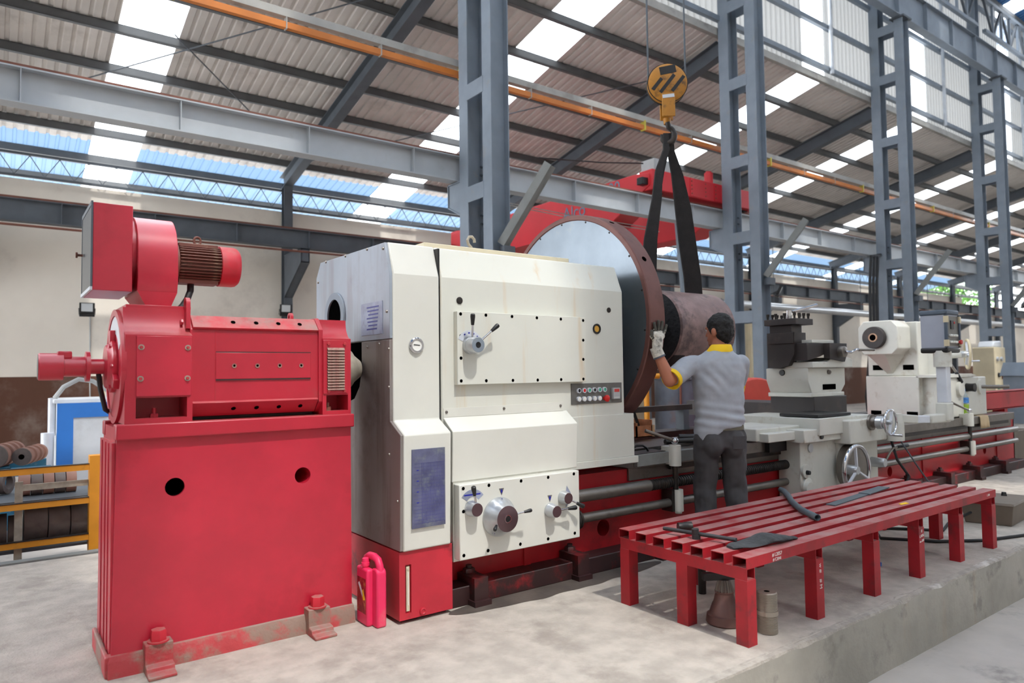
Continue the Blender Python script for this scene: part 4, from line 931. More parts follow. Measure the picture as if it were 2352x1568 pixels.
obj('lock_lever', B().tube([(8.72,3.5,1.38), (8.75,3.44,1.30), (8.8,3.4,1.2)], .014, 8), 'steel', t); obj('lever_grip', B().cap((8.8,3.4,1.2), (8.84,3.37,1.1), .02), 'black', t)
obj('oiler', B().cyl((8.9,3.7,1.72), (8.9,3.6,1.72), .04, n=16), 'rust_rail', t)
# ================================================================ red motor stand
t = thing('motor_stand', 'tall red steel stand with two round holes under the motor', 'stand', (.97, 3.69, 0))
SX0, SX1, SY0, SY1 = .430, 1.508, 3.455, 3.87
bd_ = obj('stand_body', B().prism([(SX0-.006,.085),(SX1+.004,.085),(SX1,1.0),(SX0+.006,1.0)], 'y', SY0, SY1), 'red', t, bev=.006)
cut(bd_, B().cyl((.668,SY0-.1,.775), (.668,SY0+.35,.775), .041, n=32).cyl((1.253,SY0-.1,.770), (1.253,SY0+.35,.770), .040, n=32))
for hx, hz in ((.668,.775), (1.253,.770)): obj('hole_shade_tube', B().lathe((hx,SY0+.014,hz), (0,1,0), [(0,.0405),(.3,.0405),(.3,.0)], 32, False), 'black_hole', t)  # black tubes paint the darkness inside the holes
obj('hole_shade_back', B().box(.6, 1.32, SY0+.34, SY0+.345, .7, .84), 'black_hole', t)  # black sheet painting the same darkness behind them
obj('cap_rail', B().box(SX0+.0, SX1+.008, SY0-.03, SY0+.06, .998, 1.066), 'red_body', t, bev=.006)
obj('cap_rail', B().box(SX0+.0, SX1+.008, SY1-.06, SY1+.02, .998, 1.066), 'red_body', t, bev=.006)
obj('top_plate', B().box(SX0+.004, SX1, SY0+.03, SY1, .985, 1.05), 'red', t)
obj('end_plate', B().prism([(3.475,.985),(3.868,.985),(3.90,.08),(3.475,.08)], 'x', SX0-.010, SX0+.02), 'red', t)
for y in (3.56, 3.66, 3.78): obj('end_rib', B().box(SX0-.014, SX0-.010, y-.005, y+.005, .09, .98), 'red', t)
ft = B()
# hand-finished foot strip, a bit uneven
rings = []
n = 40
for i in range(n+1):
    x = SX0-.02+(SX1+.03-SX0)*i/n; w = .006*noise.noise(Vector((x*6, 1, 0)))
    rings.append([Vector((x,3.425+w,0)), Vector((x,3.43+w,.05)), Vector((x,3.445+w*.5,.085+w)), Vector((x,3.47,.095)), Vector((x,3.5,.0))])
obj('foot_strip', B().loft(rings), 'red_foot', t)
obj('foot_strip', B().box(SX0-.03, SX0-.012, 3.44, 3.90, 0, .09), 'red_foot', t, bev=.006)
for x, x1 in ((.60, .0), (1.315, .0)):
    c = obj('anchor_clamp', B().prism([(3.30,0),(3.30,.014),(3.345,.018),(3.35,.036),(3.386,.040),(3.39,.122),(3.47,.122),(3.47,0)], 'x', x-.055, x+.055), 'red_foot', t, bev=.004)
    obj('anchor_bolt', B().cyl((x,3.42,.122), (x,3.42,.128), .044, n=24).hexn((x,3.42,.128), (0,0,1), .034, .045), 'red_dusty', c)

# ================================================================ drive motor with blower
t = thing('drive_motor', 'red DC drive motor with louvres and a blower on top', 'motor', (.97, 3.69, 1.05))
MZ = 1.32; MYC = 3.69
def octo(y0, zlo, zhi, top, bot, yt): # symmetric octagon in (y,z) about MYC
    h = MYC-y0; k = MYC-yt
    return [(y0,zlo),(y0,zhi),(yt,top),(MYC+k,top),(MYC+h,zhi),(MYC+h,zlo),(MYC+k,bot),(yt,bot)]
# stator between the end bells
stt = obj('stator', B().prism(octo(3.472,1.145,1.488,1.548,1.085,3.53), 'x', .73, 1.352), 'red_body', t, bev=.004)
obj('pole_plate', B().prism([(3.458,1.496),(3.522,1.556),(3.532,1.55),(3.470,1.486)], 'x', .74, 1.338), 'red_dusty', stt, bev=.002)
obj('pole_plate', B().prism([(3.456,1.146),(3.515,1.082),(3.525,1.09),(3.468,1.155)], 'x', .74, 1.335), 'red_body', stt, bev=.002)
me = lmesh('bolt_hole', B().lathe((0,0,0), (0,-.68,.73), [(0,.011),(.001,.0105)], 16), 'black_hole'); me2 = lmesh('bolt_hole', B().lathe((0,0,0), (0,-.73,-.68), [(0,.011),(.001,.0105)], 16), 'black_hole')
for k in range(4):
    x = .925+.108*k; inst('bolt_hole', me, stt, (x, 3.4885, 1.5265)); inst('bolt_hole', me2, stt, (x+.002, 3.484, 1.1145))
sp_ = obj('cover_panel', B().box(.842, 1.298, 3.466, 3.476, 1.255, 1.38), 'red_body', stt, bev=.0015)
obj('panel_edge', B().box(.842, 1.298, 3.4662, 3.477, 1.381, 1.3845), 'cast_dark', sp_); obj('panel_edge', B().box(.842, 1.298, 3.4662, 3.477, 1.2495, 1.254), 'cast_dark', sp_)
me = lmesh('socket_screw', B().ring((0,0,0), (0,-1,0), .011, .006, .003, 18), 'louvre_dust'); me2 = lmesh('socket', B().lathe((0,0,0), (0,-1,0), [(0,.006),(.0005,.006)], 12), 'black_hole')
for k in range(4): inst('socket_screw', me, stt, (.925+.108*k, 3.466, 1.318)); inst('socket', me2, stt, (.925+.108*k, 3.4655, 1.318))
obj('stator_seam', B().box(.8405, .8425, 3.4705, 3.473, 1.15, 1.48), 'red_dusty', stt)
obj('band', B().prism(octo(3.460,1.135,1.50,1.562,1.08,3.52), 'x', 1.338, 1.36), 'red_body', t, bev=.002)
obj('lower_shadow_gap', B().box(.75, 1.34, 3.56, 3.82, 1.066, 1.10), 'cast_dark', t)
# left end bell, cheeks with a curved shoulder
def shoulder(y0, zt, ytop, ztop, n=8):
    """front edge curve from the face up to the crown (concave)"""
    return [(y0+(ytop-y0)*math.sin(a/n*PI/2), zt+(ztop-zt)*(1-math.cos(a/n*PI/2))) for a in range(n+1)]
cur = shoulder(3.435, 1.455, 3.52, 1.582)
pts = [(3.435,1.066)]+cur+[(3.86,1.582),(3.945,1.455),(3.945,1.066)]
eb = obj('end_bell', B().prism(pts, 'x', .462, .735), 'red_body', t, bev=.004)
cut(eb, B().box(.505, .712, 3.38, 3.60, 1.088, 1.178))
cut(eb, B().lathe((.44,MYC,MZ), (1,0,0), [(0,.225),(.06,.225)], 48))
obj('foot_bolt', B().hexn((.588,3.50,1.088), (0,0,1), .018, .018).cyl((.588,3.5,1.106), (.588,3.5,1.13), .009, n=10), 'red_body', eb)
fl = obj('end_flange', B().ring((.448,MYC,MZ), (1,0,0), .262, .232, .02, 56), 'red_body', t)
obj('end_disc', B().lathe((.454,MYC,MZ), (1,0,0), [(0,.0),(0,.234)], 48, False), 'red', fl)
arc = [math.radians(a) for a in range(25, 158, 7)]
obj('bare_patch', B().prism([(MYC+.228*math.cos(a), MZ+.228*math.sin(a)) for a in arc]+[(MYC+.15*math.cos(a), MZ+.15*math.sin(a)) for a in reversed(arc)], 'x', .4522, .4538), 'cab_white', fl, 'bare white primer patch')
bs_ = obj('bearing_cap', B().lathe((.49,MYC,MZ), (-1,0,0), [(0,.14),(.02,.14),(.03,.12),(.055,.12),(.06,.105),(.075,.095),(.08,.05)], 40), 'red', t)
for a in (90, 210, 330):
    d = Vector((0, math.cos(math.radians(a)), math.sin(math.radians(a)))); c = Vector((.455,MYC,MZ))
    obj('cap_lug', B().beam(c+d*.10, c+d*.165, .05, .05, XD), 'red', bs_, bev=.004)
me = lmesh('cap_bolt', B().hexn((0,0,0), (-1,0,0), .011, .012), 'red')
for a in range(0, 360, 60):
    inst('cap_bolt', me, bs_, (.435, MYC+.105*math.cos(math.radians(a)), MZ+.105*math.sin(math.radians(a))))
pl = obj('bell_plate', B().box(.505, .728, 3.4275, 3.436, 1.185, 1.45), 'red', t, bev=.0015)
me = lmesh('plate_washer', B().ring((0,0,0), (0,-1,0), .0125, .006, .004, 18), 'bar_grey'); mh = lmesh('plate_bolt', B().hexn((0,-.002,0), (0,-1,0), .0078, .009), 'red_dusty')
for x, z in ((.523,1.40),(.712,1.40),(.521,1.262),(.711,1.262)): inst('plate_washer', me, pl, (x, 3.4275, z)); inst('plate_bolt', mh, pl, (x, 3.4275, z))
# encoder and tacho on the shaft end
en = obj('shaft_housing', B().lathe((.41,MYC,MZ), (-1,0,0), [(0,.035),(.055,.035),(.056,.068),(.072,.068),(.074,.045),(.155,.045),(.157,.06),(.245,.06),(.25,.055)], 32), 'red', t)
obj('terminal_cap', B().box(.23, .285, MYC-.03, MYC+.03, MZ+.035, MZ+.068), 'red', en, bev=.006)
obj('end_cover', B().lathe((.165,MYC,MZ), (-1,0,0), [(0,.055),(.006,.055)], 28), 'black', en)
obj('signal_cable', B().tube([(.39,MYC,MZ-.03), (.40,MYC+.02,1.22), (.43,MYC+.1,1.12), (.50,MYC+.28,1.075), (.6,MYC+.3,1.06)], .011, 8), 'rubber', t)
# right end bell with louvres
pts = [(3.452,1.066)]+shoulder(3.452, 1.455, 3.52, 1.556)+[(3.86,1.556),(3.928,1.455),(3.928,1.066)]
er = obj('end_bell', B().prism(pts, 'x', 1.355, 1.508), 'red_body', t, bev=.004)
cut(er, B().box(1.375, 1.492, 3.40, 3.6, 1.085, 1.165))
obj('foot_bolt', B().hexn((1.40,3.50,1.085), (0,0,1), .018, .02).cyl((1.40,3.5,1.105), (1.40,3.5,1.125), .009, n=10), 'fan_rust', er)
lv = obj('louvre_plate', B().box(1.357, 1.49, 3.445, 3.453, 1.172, 1.447), 'red_body', t, bev=.0015)
me = lmesh('louvre', B().prism([(0,0),(-.012,-.012),(-.013,-.009),(-.002,.003)], 'x', 0, .092), 'louvre_dust'); md = lmesh('louvre_gap', B().box(0, .092, -.001, 0, -.0135, -.0095), 'black_hole')
for k in range(15): inst('louvre', me, lv, (1.376, 3.445, 1.405-.0145*k)); inst('louvre_gap', md, lv, (1.376, 3.445, 1.4045-.0145*k))
for x, z in ((1.383,1.428),(1.47,1.428),(1.383,1.186),(1.47,1.186)): inst('plate_bolt', lmesh('plate_bolt', B().hexn((0,0,0), (0,-1,0), .009, .008), 'red_dusty'), lv, (x, 3.445, z))
obj('coupling', B().lathe((1.508,MYC,MZ-.02), (1,0,0), [(0,.12),(.05,.12),(.09,.105),(.11,.08),(.15,.05)], 36), 'bar_grey', t)
# lifting lugs
def lug(x, y, z, h=.13, w=.03):
    n = 10; pts = [(y-w,z),(y-w,z+h-w)]+[(y-w*math.cos(a*PI/n), z+h-w+w*math.sin(a*PI/n)) for a in range(1,n)]+[(y+w,z+h-w),(y+w,z)]
    o = obj('lifting_lug', B().prism(pts, 'x', x-.009, x+.009), 'red_body', t, bev=.003)
    cut(o, B().cyl((x-.05,y,z+h-w), (x+.05,y,z+h-w), w*.55, n=20)); return o
lug(.722, 3.50, 1.49, .145); lug(1.33, 3.86, 1.53, .085, .024)
obj('lug_bolt', B().hexn((.704,3.495,1.52), (-1,0,0), .014, .012), 'red_body', t)
# blower: filter box, volute, throat, fan motor
fb = obj('filter_box', B().box(.352, .51, 3.60, 4.0, 1.66, 2.055), 'red', t, bev=.003)
obj('filter_frame', B().box(.344, .352, 3.60, 4.0, 2.04, 2.06).box(.344, .352, 3.60, 3.608, 1.675, 2.04).box(.344, .352, 3.988, 4.0, 1.675, 2.04), 'steel_dark', fb)
obj('filter_sill', B().box(.342, .352, 3.60, 4.0, 1.66, 1.675), 'cab_white', fb)
obj('filter_mesh', B().box(.346, .349, 3.608, 3.988, 1.675, 2.04), 'black', fb)
obj('filter_knob', B().lathe((.344,3.94,1.86), (-1,0,0), [(0,.006),(.02,.006),(.022,.014),(.03,.014)], 10), 'rust_rail', fb)
obj('inlet_collar', B().cyl((.51,3.8,1.86), (.54,3.8,1.86), .17, n=36), 'red', t)
vt = [(3.80+.215*math.cos(math.radians(a)), 1.825+.215*math.sin(math.radians(a))) for a in range(0, 181, 9)]
vol = obj('volute', B().prism([(y, z) for y, z in vt]+[(3.585,1.72),(3.60,1.665),(3.98,1.665),(4.015,1.72)], 'x', .53, .70), 'red', t, bev=.003)
obj('throat', B().add([(.53,3.60,1.667),(.70,3.60,1.667),(.70,3.98,1.667),(.53,3.98,1.667),(.568,3.605,1.595),(.672,3.605,1.595),(.672,3.9,1.595),(.568,3.9,1.595)], [(0,1,2,3),(7,6,5,4),(0,4,5,1),(1,5,6,2),(2,6,7,3),(3,7,4,0)]), 'red', vol)
obj('base_flange', B().box(.475, .745, 3.53, 3.92, 1.580, 1.596), 'red_body', t, bev=.002)
fm = Vector((.70, 3.80, 1.835))
obj('motor_flange', B().cyl(fm, fm+XD*.03, .10, n=32), 'fan_rust', t)
core = obj('fan_motor', B().cyl(fm+XD*.03, fm+XD*.235, .082, n=32), 'fan_rust', t)
me = lmesh('cooling_fin', B().box(0, .195, .08, .098, -.0022, .0022), 'fan_rust')
for k in range(36):
    a = 2*PI*k/36
    if 1.1 < (a % PI) < 2.0 : continue
    inst('cooling_fin', me, core, fm+XD*.035, rot=(a, 0, 0))
obj('top_pad', B().box(.735, .92, 3.755, 3.845, 1.915, 1.936), 'fan_rust', core, bev=.003); obj('bottom_pad', B().box(.735, .92, 3.75, 3.85, 1.735, 1.755), 'fan_rust', core)
obj('fan_cowl', B().lathe(fm+XD*.228, XD, [(0,.098),(.002,.103),(.07,.103),(.085,.1),(.098,.088),(.103,.07)], 40), 'red_dusty', t)
ey = [(.83+.016*math.sin(math.radians(a)), 3.80, 1.957-.02*math.cos(math.radians(a))) for a in range(0, 361, 24)]
obj('eye_bolt', B().tube(ey, .006, 8, False), 'fan_rust', t)
obj('fan_cable', B().tube([(.80,3.80,1.75), (.797,3.79,1.70), (.778,3.77,1.655), (.750,3.74,1.615), (.72,3.72,1.585)], .016, 10), 'rubber', t)
obj('cable_gland', B().lathe((.725,3.70,1.575), (0,0,1), [(0,.035),(.018,.03),(.02,.02)], 16), 'bar_grey', t)
# ================================================================ red slatted bench
BT = .404
t = thing('slatted_bench', 'low red bench of welded square tubes beside the platform edge', 'bench', (4.23, 2.37, 0))
Y0b, Y1b, X0b, X1b = 1.98, 2.795, 2.79, 5.69
W_ = .078; pitch = (Y1b-Y0b-W_)/6
for k in range(7):
    y = Y0b+pitch*k; obj('slat', B().htube('x', X0b, X1b, y, y+W_, BT-.05, BT), 'red_bench', t)
LX = [2.795, 3.374, 3.96, 4.51, 5.08, 5.62]
for i, x in enumerate(LX):
    obj('cross_beam', B().htube('y', Y0b+.005, Y1b-.005, x, x+.062, BT-.105, BT-.05), 'red_bench', t)
    for y in (Y0b+.003, Y1b-.07):
        obj('leg', B().htube('z', 0, BT-.105, x-.002, x+.066, y, y+.066), 'red_bench', t)
obj('leg', B().htube('z', 0, BT-.105, 2.795, 2.862, 2.33, 2.40), 'red_bench', t)
obj('leg', B().htube('z', 0, BT-.105, 5.62, 5.687, 2.33, 2.40), 'red_bench', t)
text('chalk_mark', '# L2057', 'white_mark', .024, (3.03, Y0b-.0008, BT-.017), (1,0,0), (0,0,1), t); text('chalk_mark', '# C2041', 'white_mark', .02, (3.03, Y0b-.0008, BT-.040), (1,0,0), (0,0,1), t)
text('chalk_mark', 'w #', 'white_mark', .03, (3.41, Y0b+.0022, BT-.15), (0,0,-1), (1,0,0), t); text('chalk_mark', '# M', 'white_mark', .03, (3.41, Y0b+.0022, BT-.23), (0,0,-1), (1,0,0), t)
text('chalk_mark', '#', 'white_mark', .026, (4.545, Y0b+.0022, BT-.125), (1,0,0), (0,0,1), t); text('chalk_mark', 'L1056', 'white_mark', .022, (4.543, Y0b+.0022, BT-.155), (1,0,.1), (0,0,1), t); text('chalk_mark', 'no 200', 'white_mark', .020, (4.543, Y0b+.0022, BT-.185), (1,0,.1), (0,0,1), t)
text('chalk_mark', 'L 204', 'white_mark', .02, (5.56, Y0b-.0008, BT-.025), (1,0,0), (0,0,1), t)
# ---- tools on the bench
z = BT
t = thing('t_wrench', 'dark steel T handle socket wrench lying across the bench end', 'wrench', (2.93, 2.36, z))
obj('bar', B().tube([(2.89, 2.56, z+.026), (2.965, 2.16, z+.026)], .0105, 12), 'wrench', t)
obj('socket_head', B().cyl((2.92, 2.37, z), (2.915, 2.372, z+.052), .018, n=18), 'wrench', t)
obj('shank', B().cyl((2.92, 2.37, z), (2.92, 2.37, z+.02), .022, n=16), 'wrench', t)
single('socket', B().lathe((2.975, 2.535, z+.024), (.75,-.45,0), [(0,.017),(.0,.024),(.03,.024),(.034,.027),(.075,.027),(.075,.02)], 24), 'steel_oily', 'short dark impact socket lying behind the T wrench', 'socket')
single('rubber_hose', B().tube([(4.46,2.87,z+.020), (4.42,2.82,z+.020), (4.28,2.70,z+.020), (4.10,2.56,z+.020), (3.93,2.40,z+.020), (3.85,2.30,z+.020), (3.78,2.205,z+.020)], .019, 14, False), 'hose', 'bent grey rubber hose lying across the bench slats', 'hose', loc=(4.1,2.5,z))
hs_ = bpy.data.objects['rubber_hose']
sld = hs_.modifiers.new('wall', 'SOLIDIFY'); sld.thickness = .004
# folded rag: an uneven slab
rings = []; n = 30
for i in range(n+1):
    u = i/n; c = Vector((2.885+.42*u, 2.14-.085*u+.01*math.sin(u*PI), z)); hw = .022+.05*math.sin(PI*min(1, u*1.05+.02))**.7
    hh = .012+.022*max(0, noise.noise(Vector((u*4, .3, 0))))+.03*math.exp(-((u-.62)/.22)**2)
    d = Vector((.28, .96, 0)); r = []
    for k in range(14):
        g = 2*PI*k/14; ro = 1+.14*noise.noise(Vector((u*7, k*.7, 3)))
        r.append(c+d*hw*math.cos(g)*ro+Vector((0,0,max(.001, hh*(.5+.5*math.sin(g)*ro)))))
    rings.append(r)
single('shop_rag', B().loft(rings), 'rag', 'crumpled dark grey rag at the near end of the bench', 'rag', smooth=60)
single('metal_strip', B().beam((4.27,2.40,z+.004), (5.17,2.50,z+.004), .06, .006).beam((4.8,2.455,z+.009), (5.17,2.50,z+.009), .075, .006), 'hose', 'long thin grey strip tapering along the bench slats', 'strip')
single('yellow_scrap', B().prism([(4.62,2.13),(4.70,2.12),(4.72,2.15),(4.64,2.155)], 'z', z, z+.003), 'yellow_trim', 'small yellow scrap on the near bench slats', 'scrap')
# ---- parts under the bench
t = thing('gear_shaft', 'brown bell shaped gear shaft standing under the bench', 'gear', (2.98, 2.25, 0))
c = Vector((2.98, 2.25, 0))
obj('bell', B().lathe(c, (0,0,1), [(0,.088),(.008,.094),(.045,.088),(.05,.078),(.10,.06),(.105,.055),(.15,.044),(.155,.048),(.16,.048),(.165,.03)], 40), 'gear_bell', t)
pr = []
gv = B(); rg = []
for z_, r0 in ((.158,.048), (.215,.03)):
    rg.append([c+Vector((math.cos(2*PI*k/72)*r0*(1.0 if k % 4 < 2 else .86), math.sin(2*PI*k/72)*r0*(1.0 if k % 4 < 2 else .86), z_)) for k in range(72)])
obj('teeth', B().loft(rg), 'steel', t, smooth=0)
obj('cross_piece', B().beam(c+Vector((-.09,.06,.232)), c+Vector((.1,-.05,.232)), .035, .035), 'black', t)
t = thing('threaded_spindle', 'grey threaded steel cylinder with a plain collar under the bench', 'cylinder', (3.03, 2.04, 0))
c = Vector((3.035, 2.045, 0)); pr = [(0,.04)]
z_ = .003
while z_ < .19:
    if .088 < z_ < .102: pr += [(.088,.045),(.088,.052),(.108,.052),(.108,.045)]; z_ = .112; continue
    pr += [(z_,.0445),(z_+.0006,.048),(z_+.0042,.048),(z_+.0048,.0445)]; z_ += .0062
pr += [(.192,.047),(.195,.043)]
obj('threads', B().lathe(c, (0,0,1), pr, 40), 'thread', t, smooth=30)
obj('centre_hole', B().lathe(c+Vector((0,0,.195)), (0,0,1), [(0,.014),(.0006,.013)], 16), 'black_hole', t)
single('steel_pin', B().cyl((3.27, 2.62, 0), (3.27, 2.62, .19), .022, n=18), 'steel_oily', 'upright dark steel pin near the rear bench leg', 'pin')
single('bottle_lid', B().cyl((4.6, 2.28, 0), (4.6, 2.28, .02), .022, n=16), 'cab_blue', 'small blue bottle lid on the floor under the bench', 'lid')
# ---- pedal box with cable beside the bench
t = thing('pedal_box', 'brown metal switch box on the platform past the bench end', 'box', (6.62, 2.32, 0))
obj('case', B().add([(6.50,2.16,.0),(6.98,2.20,.0),(6.90,2.50,.0),(6.42,2.46,.0),(6.46,2.13,.17),(7.0,2.18,.17),(6.91,2.53,.17),(6.37,2.48,.17)], [(0,3,2,1),(4,5,6,7),(0,1,5,4),(1,2,6,5),(2,3,7,6),(3,0,4,7)]), 'crate_brown', t, bev=.006)
obj('lid', B().add([(6.45,2.12,.165),(7.01,2.17,.165),(6.92,2.54,.165),(6.36,2.49,.165),(6.46,2.13,.185),(7.0,2.18,.185),(6.91,2.53,.185),(6.37,2.48,.185)], [(0,3,2,1),(4,5,6,7),(0,1,5,4),(1,2,6,5),(2,3,7,6),(3,0,4,7)]), 'crate_brown', t, bev=.004)
for x, y in ((6.52,2.4),(6.7,2.36),(6.84,2.32)): obj('terminal', B().cyl((x,y,.185), (x,y,.215), .022, .016, 12), 'black', t)
single('power_cable', B().tube([(6.45,2.4,.10), (6.2,2.5,.012), (5.9,2.42,.012), (5.75,2.62,.012), (5.6,2.8,.012), (5.3,2.6,.012), (5.5,2.3,.012), (5.8,2.1,.012), (6.2,1.98,.012), (6.45,1.92,.012), (6.6,1.85,.0), (6.8,1.80,-.05), (7.2,1.7,ZL+.012), (7.8,1.5,ZL+.012)], .011, 8), 'rubber', 'black cable running from the switch box over the platform edge', 'cable')
# ---- pink jerry can
t = thing('jerry_can', 'pink plastic jerry can standing between the stand and the lathe', 'jerry can', (1.575, 3.36, 0))
obj('body', B().box(1.532, 1.572, 3.315, 3.445, .0, .285), 'pink_can', t, bev=.012, seg=3)
n = 10; pts = [(3.264,0),(3.264,.262)]+[(3.264+.03-.03*math.cos(a*PI/2/n), .262+.03*math.sin(a*PI/2/n)) for a in range(1,n+1)]+[(3.32,.288),(3.345,.262),(3.40,.25),(3.445,.25),(3.445,0)]
obj('handle_block', B().prism(pts, 'x', 1.562, 1.616), 'pink_can', t, bev=.010, seg=3)
obj('handle', B().tube([(1.580,3.428,.24), (1.580,3.428,.29), (1.581,3.418,.322), (1.583,3.39,.336), (1.586,3.34,.338), (1.588,3.305,.328), (1.589,3.287,.30), (1.589,3.285,.25)], .019, 14), 'pink_can', t)
obj('cap', B().lathe((1.552,3.375,.28), (0,0,1), [(0,.017),(.012,.017),(.013,.021),(.03,.021),(.031,.018),(.036,.018),(.05,.0165),(.053,.012)], 24), 'pink_can', t)
lb = obj('label', B().box(1.5312, 1.532, 3.33, 3.43, .06, .235), 'can_label', t)
obj('flash', B().prism([(3.42,.20),(3.405,.21),(3.36,.15),(3.37,.14)], 'x', 1.5304, 1.5312), 'cab_white', lb); obj('flash', B().prism([(3.37,.17),(3.36,.18),(3.34,.13),(3.36,.125)], 'x', 1.5304, 1.5312), 'yellow_trim', lb)
# ---- bottles and rag on the bed
def bottle(x, y, z0, m, cap, label, lab):
    t = thing('drink_bottle', lab, 'bottle', (x, y, z0))
    obj('liquid' if label else 'body', B().lathe((x,y,z0), (0,0,1), [(0,.042),(.006,.047),(.06,.045),(.065,.047),(.12,.045),(.125,.047),(.15,.047)], 24), m, t)
    obj('shoulder', B().lathe((x,y,z0+.15), (0,0,1), [(0,.047),(.07,.047),(.115,.03),(.135,.017),(.15,.016)], 24, False), 'bottle_clear' if label else m, t)
    if label: obj('wrapper', B().lathe((x,y,z0+.165), (0,0,1), [(0,.0478),(.06,.0478)], 28, False), 'label_blue', t)
    obj('cap', B().lathe((x,y,z0+.30), (0,0,1), [(0,.018),(.022,.018),(.024,.015)], 18), cap, t)
    return t
bottle(9.0, 3.41, .69, 'bottle_liquid', 'cab_blue', True, 'clear water bottle with green liquid and blue cap on the bed')
bottle(9.26, 3.46, .69, 'bottle_green', 'bottle_green', False, 'bright green plastic bottle beside the clear bottle')
rings = []
for i in range(9):
    x = 9.26+.24*i/8; w = .006*math.sin(i*1.3); r = []
    path = [(3.50,.694),(3.40,.696),(3.352,.690),(3.345,.66),(3.343+w,.61),(3.340+w,.55)]
    rings.append([Vector((x, y, zz_)) for y, zz_ in path])
vs = [p for r in rings for p in r]; fs = []
for i in range(8):
    for k in range(5): a = i*6+k; fs.append((a, a+1, a+7, a+6))
o = single('hand_towel', B().add(vs, fs), 'cloth', 'beige cloth hanging over the front edge of the bed', 'cloth', smooth=60); k = o.modifiers.new('wall', 'SOLIDIFY'); k.thickness = .006
# ================================================================ things on and behind the bed by the chuck
z = .69
single('steel_plate', B().prism([(3.52,3.50),(4.35,3.55),(4.40,3.85),(3.55,3.80)], 'z', .692, .715), 'steel_oily', 'flat oily steel plate lying across the slideways', 'plate', bev=.002)
single('steel_plate', B().prism([(3.50,3.34),(3.85,3.36),(3.85,3.50),(3.50,3.48)], 'z', .692, .704), 'cast_dark', 'narrow dark plate on the front slideway under the wooden crate side', 'plate')
t = thing('bed_cover', 'dark slideway cover with a bent carrying handle', 'cover', (3.75, 3.42, .69))
obj('cover', B().box(3.51, 4.20, 3.33, 3.375, .62, .70), 'steel_strut', t, bev=.003)
obj('handle', B().tube([(3.56,3.42,.705), (3.565,3.42,.735), (3.60,3.42,.75), (3.66,3.42,.748), (3.70,3.42,.73), (3.715,3.42,.705)], .008, 8), 'black', t)
cx = Vector((4.30, 4.08, .715))
t = thing('wooden_crate', 'small open wooden crate of tools on the bed', 'crate', tuple(cx))
def cr_(x0, x1, y0, y1, z0, z1, m='wood'): return B().box(cx.x+x0, cx.x+x1, cx.y+y0, cx.y+y1, cx.z+z0, cx.z+z1), m
for a in ((0,.19,0,.012,0,.095), (.178,.19,0,.19,0,.14), (0,.012,0,.19,0,.12), (0,.19,.178,.19,0,.14), (0,.19,0,.19,0,.008)):
    bb, m = cr_(*a); obj('board', bb, m, t)
bb, m = cr_(.205-.015, .235-.015, 0, .012, 0, .095, 'wood_pale'); obj('board', bb, m, t)
single('wood_block', B().beam((4.34,4.13,.74), (4.28,4.16,.90), .06, .05), 'wood_pale', 'pale wooden handle leaning in the crate', 'wood')
single('cold_chisel', B().beam((4.42,4.14,.73), (4.37,4.18,.93), .03, .025), 'steel_oily', 'dark steel chisel leaning in the crate', 'chisel')
single('blue_cover', B().lathe((4.15,4.28,.72), (-.6,-.8,0), [(0,.15),(.05,.15),(.06,.14),(.065,.02)], 40), 'cover_blue', 'round blue painted cover leaning behind the wooden crate', 'cover')
bpy.data.objects['blue_cover'].location.z += .15-.01
t = thing('pipe_flange', 'pinkish steel pipe flange standing on the bed beside the headstock', 'flange', (3.72, 3.86, .69))
obj('ring', B().ring((3.72,3.86,.81), (.75,-.66,0), .12, .07, .05, 36), 'flange_pink', t); obj('neck', B().ring((3.70,3.88,.81), (-.75,.66,0), .095, .07, .08, 32), 'flange_pink', t)
single('iron_bar', B().beam((4.2,4.6,.905), (5.6,4.6,.905), .09, .05), 'cast_dark', 'long dark iron bar propped behind the bed', 'bar')
for i, x in enumerate((4.3, 5.5)): single('bar_trestle', B().box(x-.04, x+.04, 4.55, 4.65, .69, .88), 'steel_dark', 'short dark steel block propping the iron bar', 'block', group='blocks under the iron bar')
single('pry_bar', B().tube([(4.10,3.60,.73), (4.45,3.52,.73)], .02, 10).tube([(4.45,3.52,.73), (4.62,3.62,.735)], .016, 10), 'black', 'dark bent bar lying on the oily plate', 'bar')
single('spindle_tool', B().lathe((4.40,3.72,.74), (.8,-.5,.0), [(0,.022),(.16,.022),(.165,.012),(.3,.012)], 14), 'wrench', 'thin steel tool shaft on the oily plate', 'tool')
# ---- machine bay behind
t = thing('steel_tank', 'dark grey cylindrical steel tank behind the lathe', 'tank', (7.75, 6.5, ZL))
tc = Vector((7.75, 6.5, ZL))
obj('shell', B().lathe(tc, (0,0,1), [(0,.36),(1.5,.36)], 48, False), 'tank', t); obj('rim', B().ring(tc+Vector((0,0,1.47)), (0,0,1), .385, .35, .04, 48), 'steel_dark', t)
obj('seam', B().box(tc.x-.30, tc.x-.28, tc.y-.25, tc.y-.23, ZL, 1.13), 'rust_rail', t); obj('bottom', B().lathe(tc, (0,0,1), [(0,.35),(.02,.35)], 40), 'steel_dark', t)
single('yellow_pole', B().tube([(6.62,6.1,ZL), (6.62,6.1,1.15), (6.66,6.05,1.2), (6.75,6.0,1.2)], .035, 12), 'orange_paint', 'yellow painted pole bent at the top behind the chuck', 'pole')
t = thing('beige_machine', 'beige machine tool with piping behind the chuck', 'machine', (7.0, 7.2, ZL))
obj('body', B().prism([(6.6,ZL),(7.6,ZL),(7.6,1.0),(7.3,1.25),(6.9,1.25),(6.6,.6)], 'y', 6.95, 7.5), 'beige', t, bev=.03); obj('drum', B().lathe((6.5,7.1,.85), (.5,-.8,0), [(0,.3),(.3,.3),(.34,.2)], 36), 'beige', t)
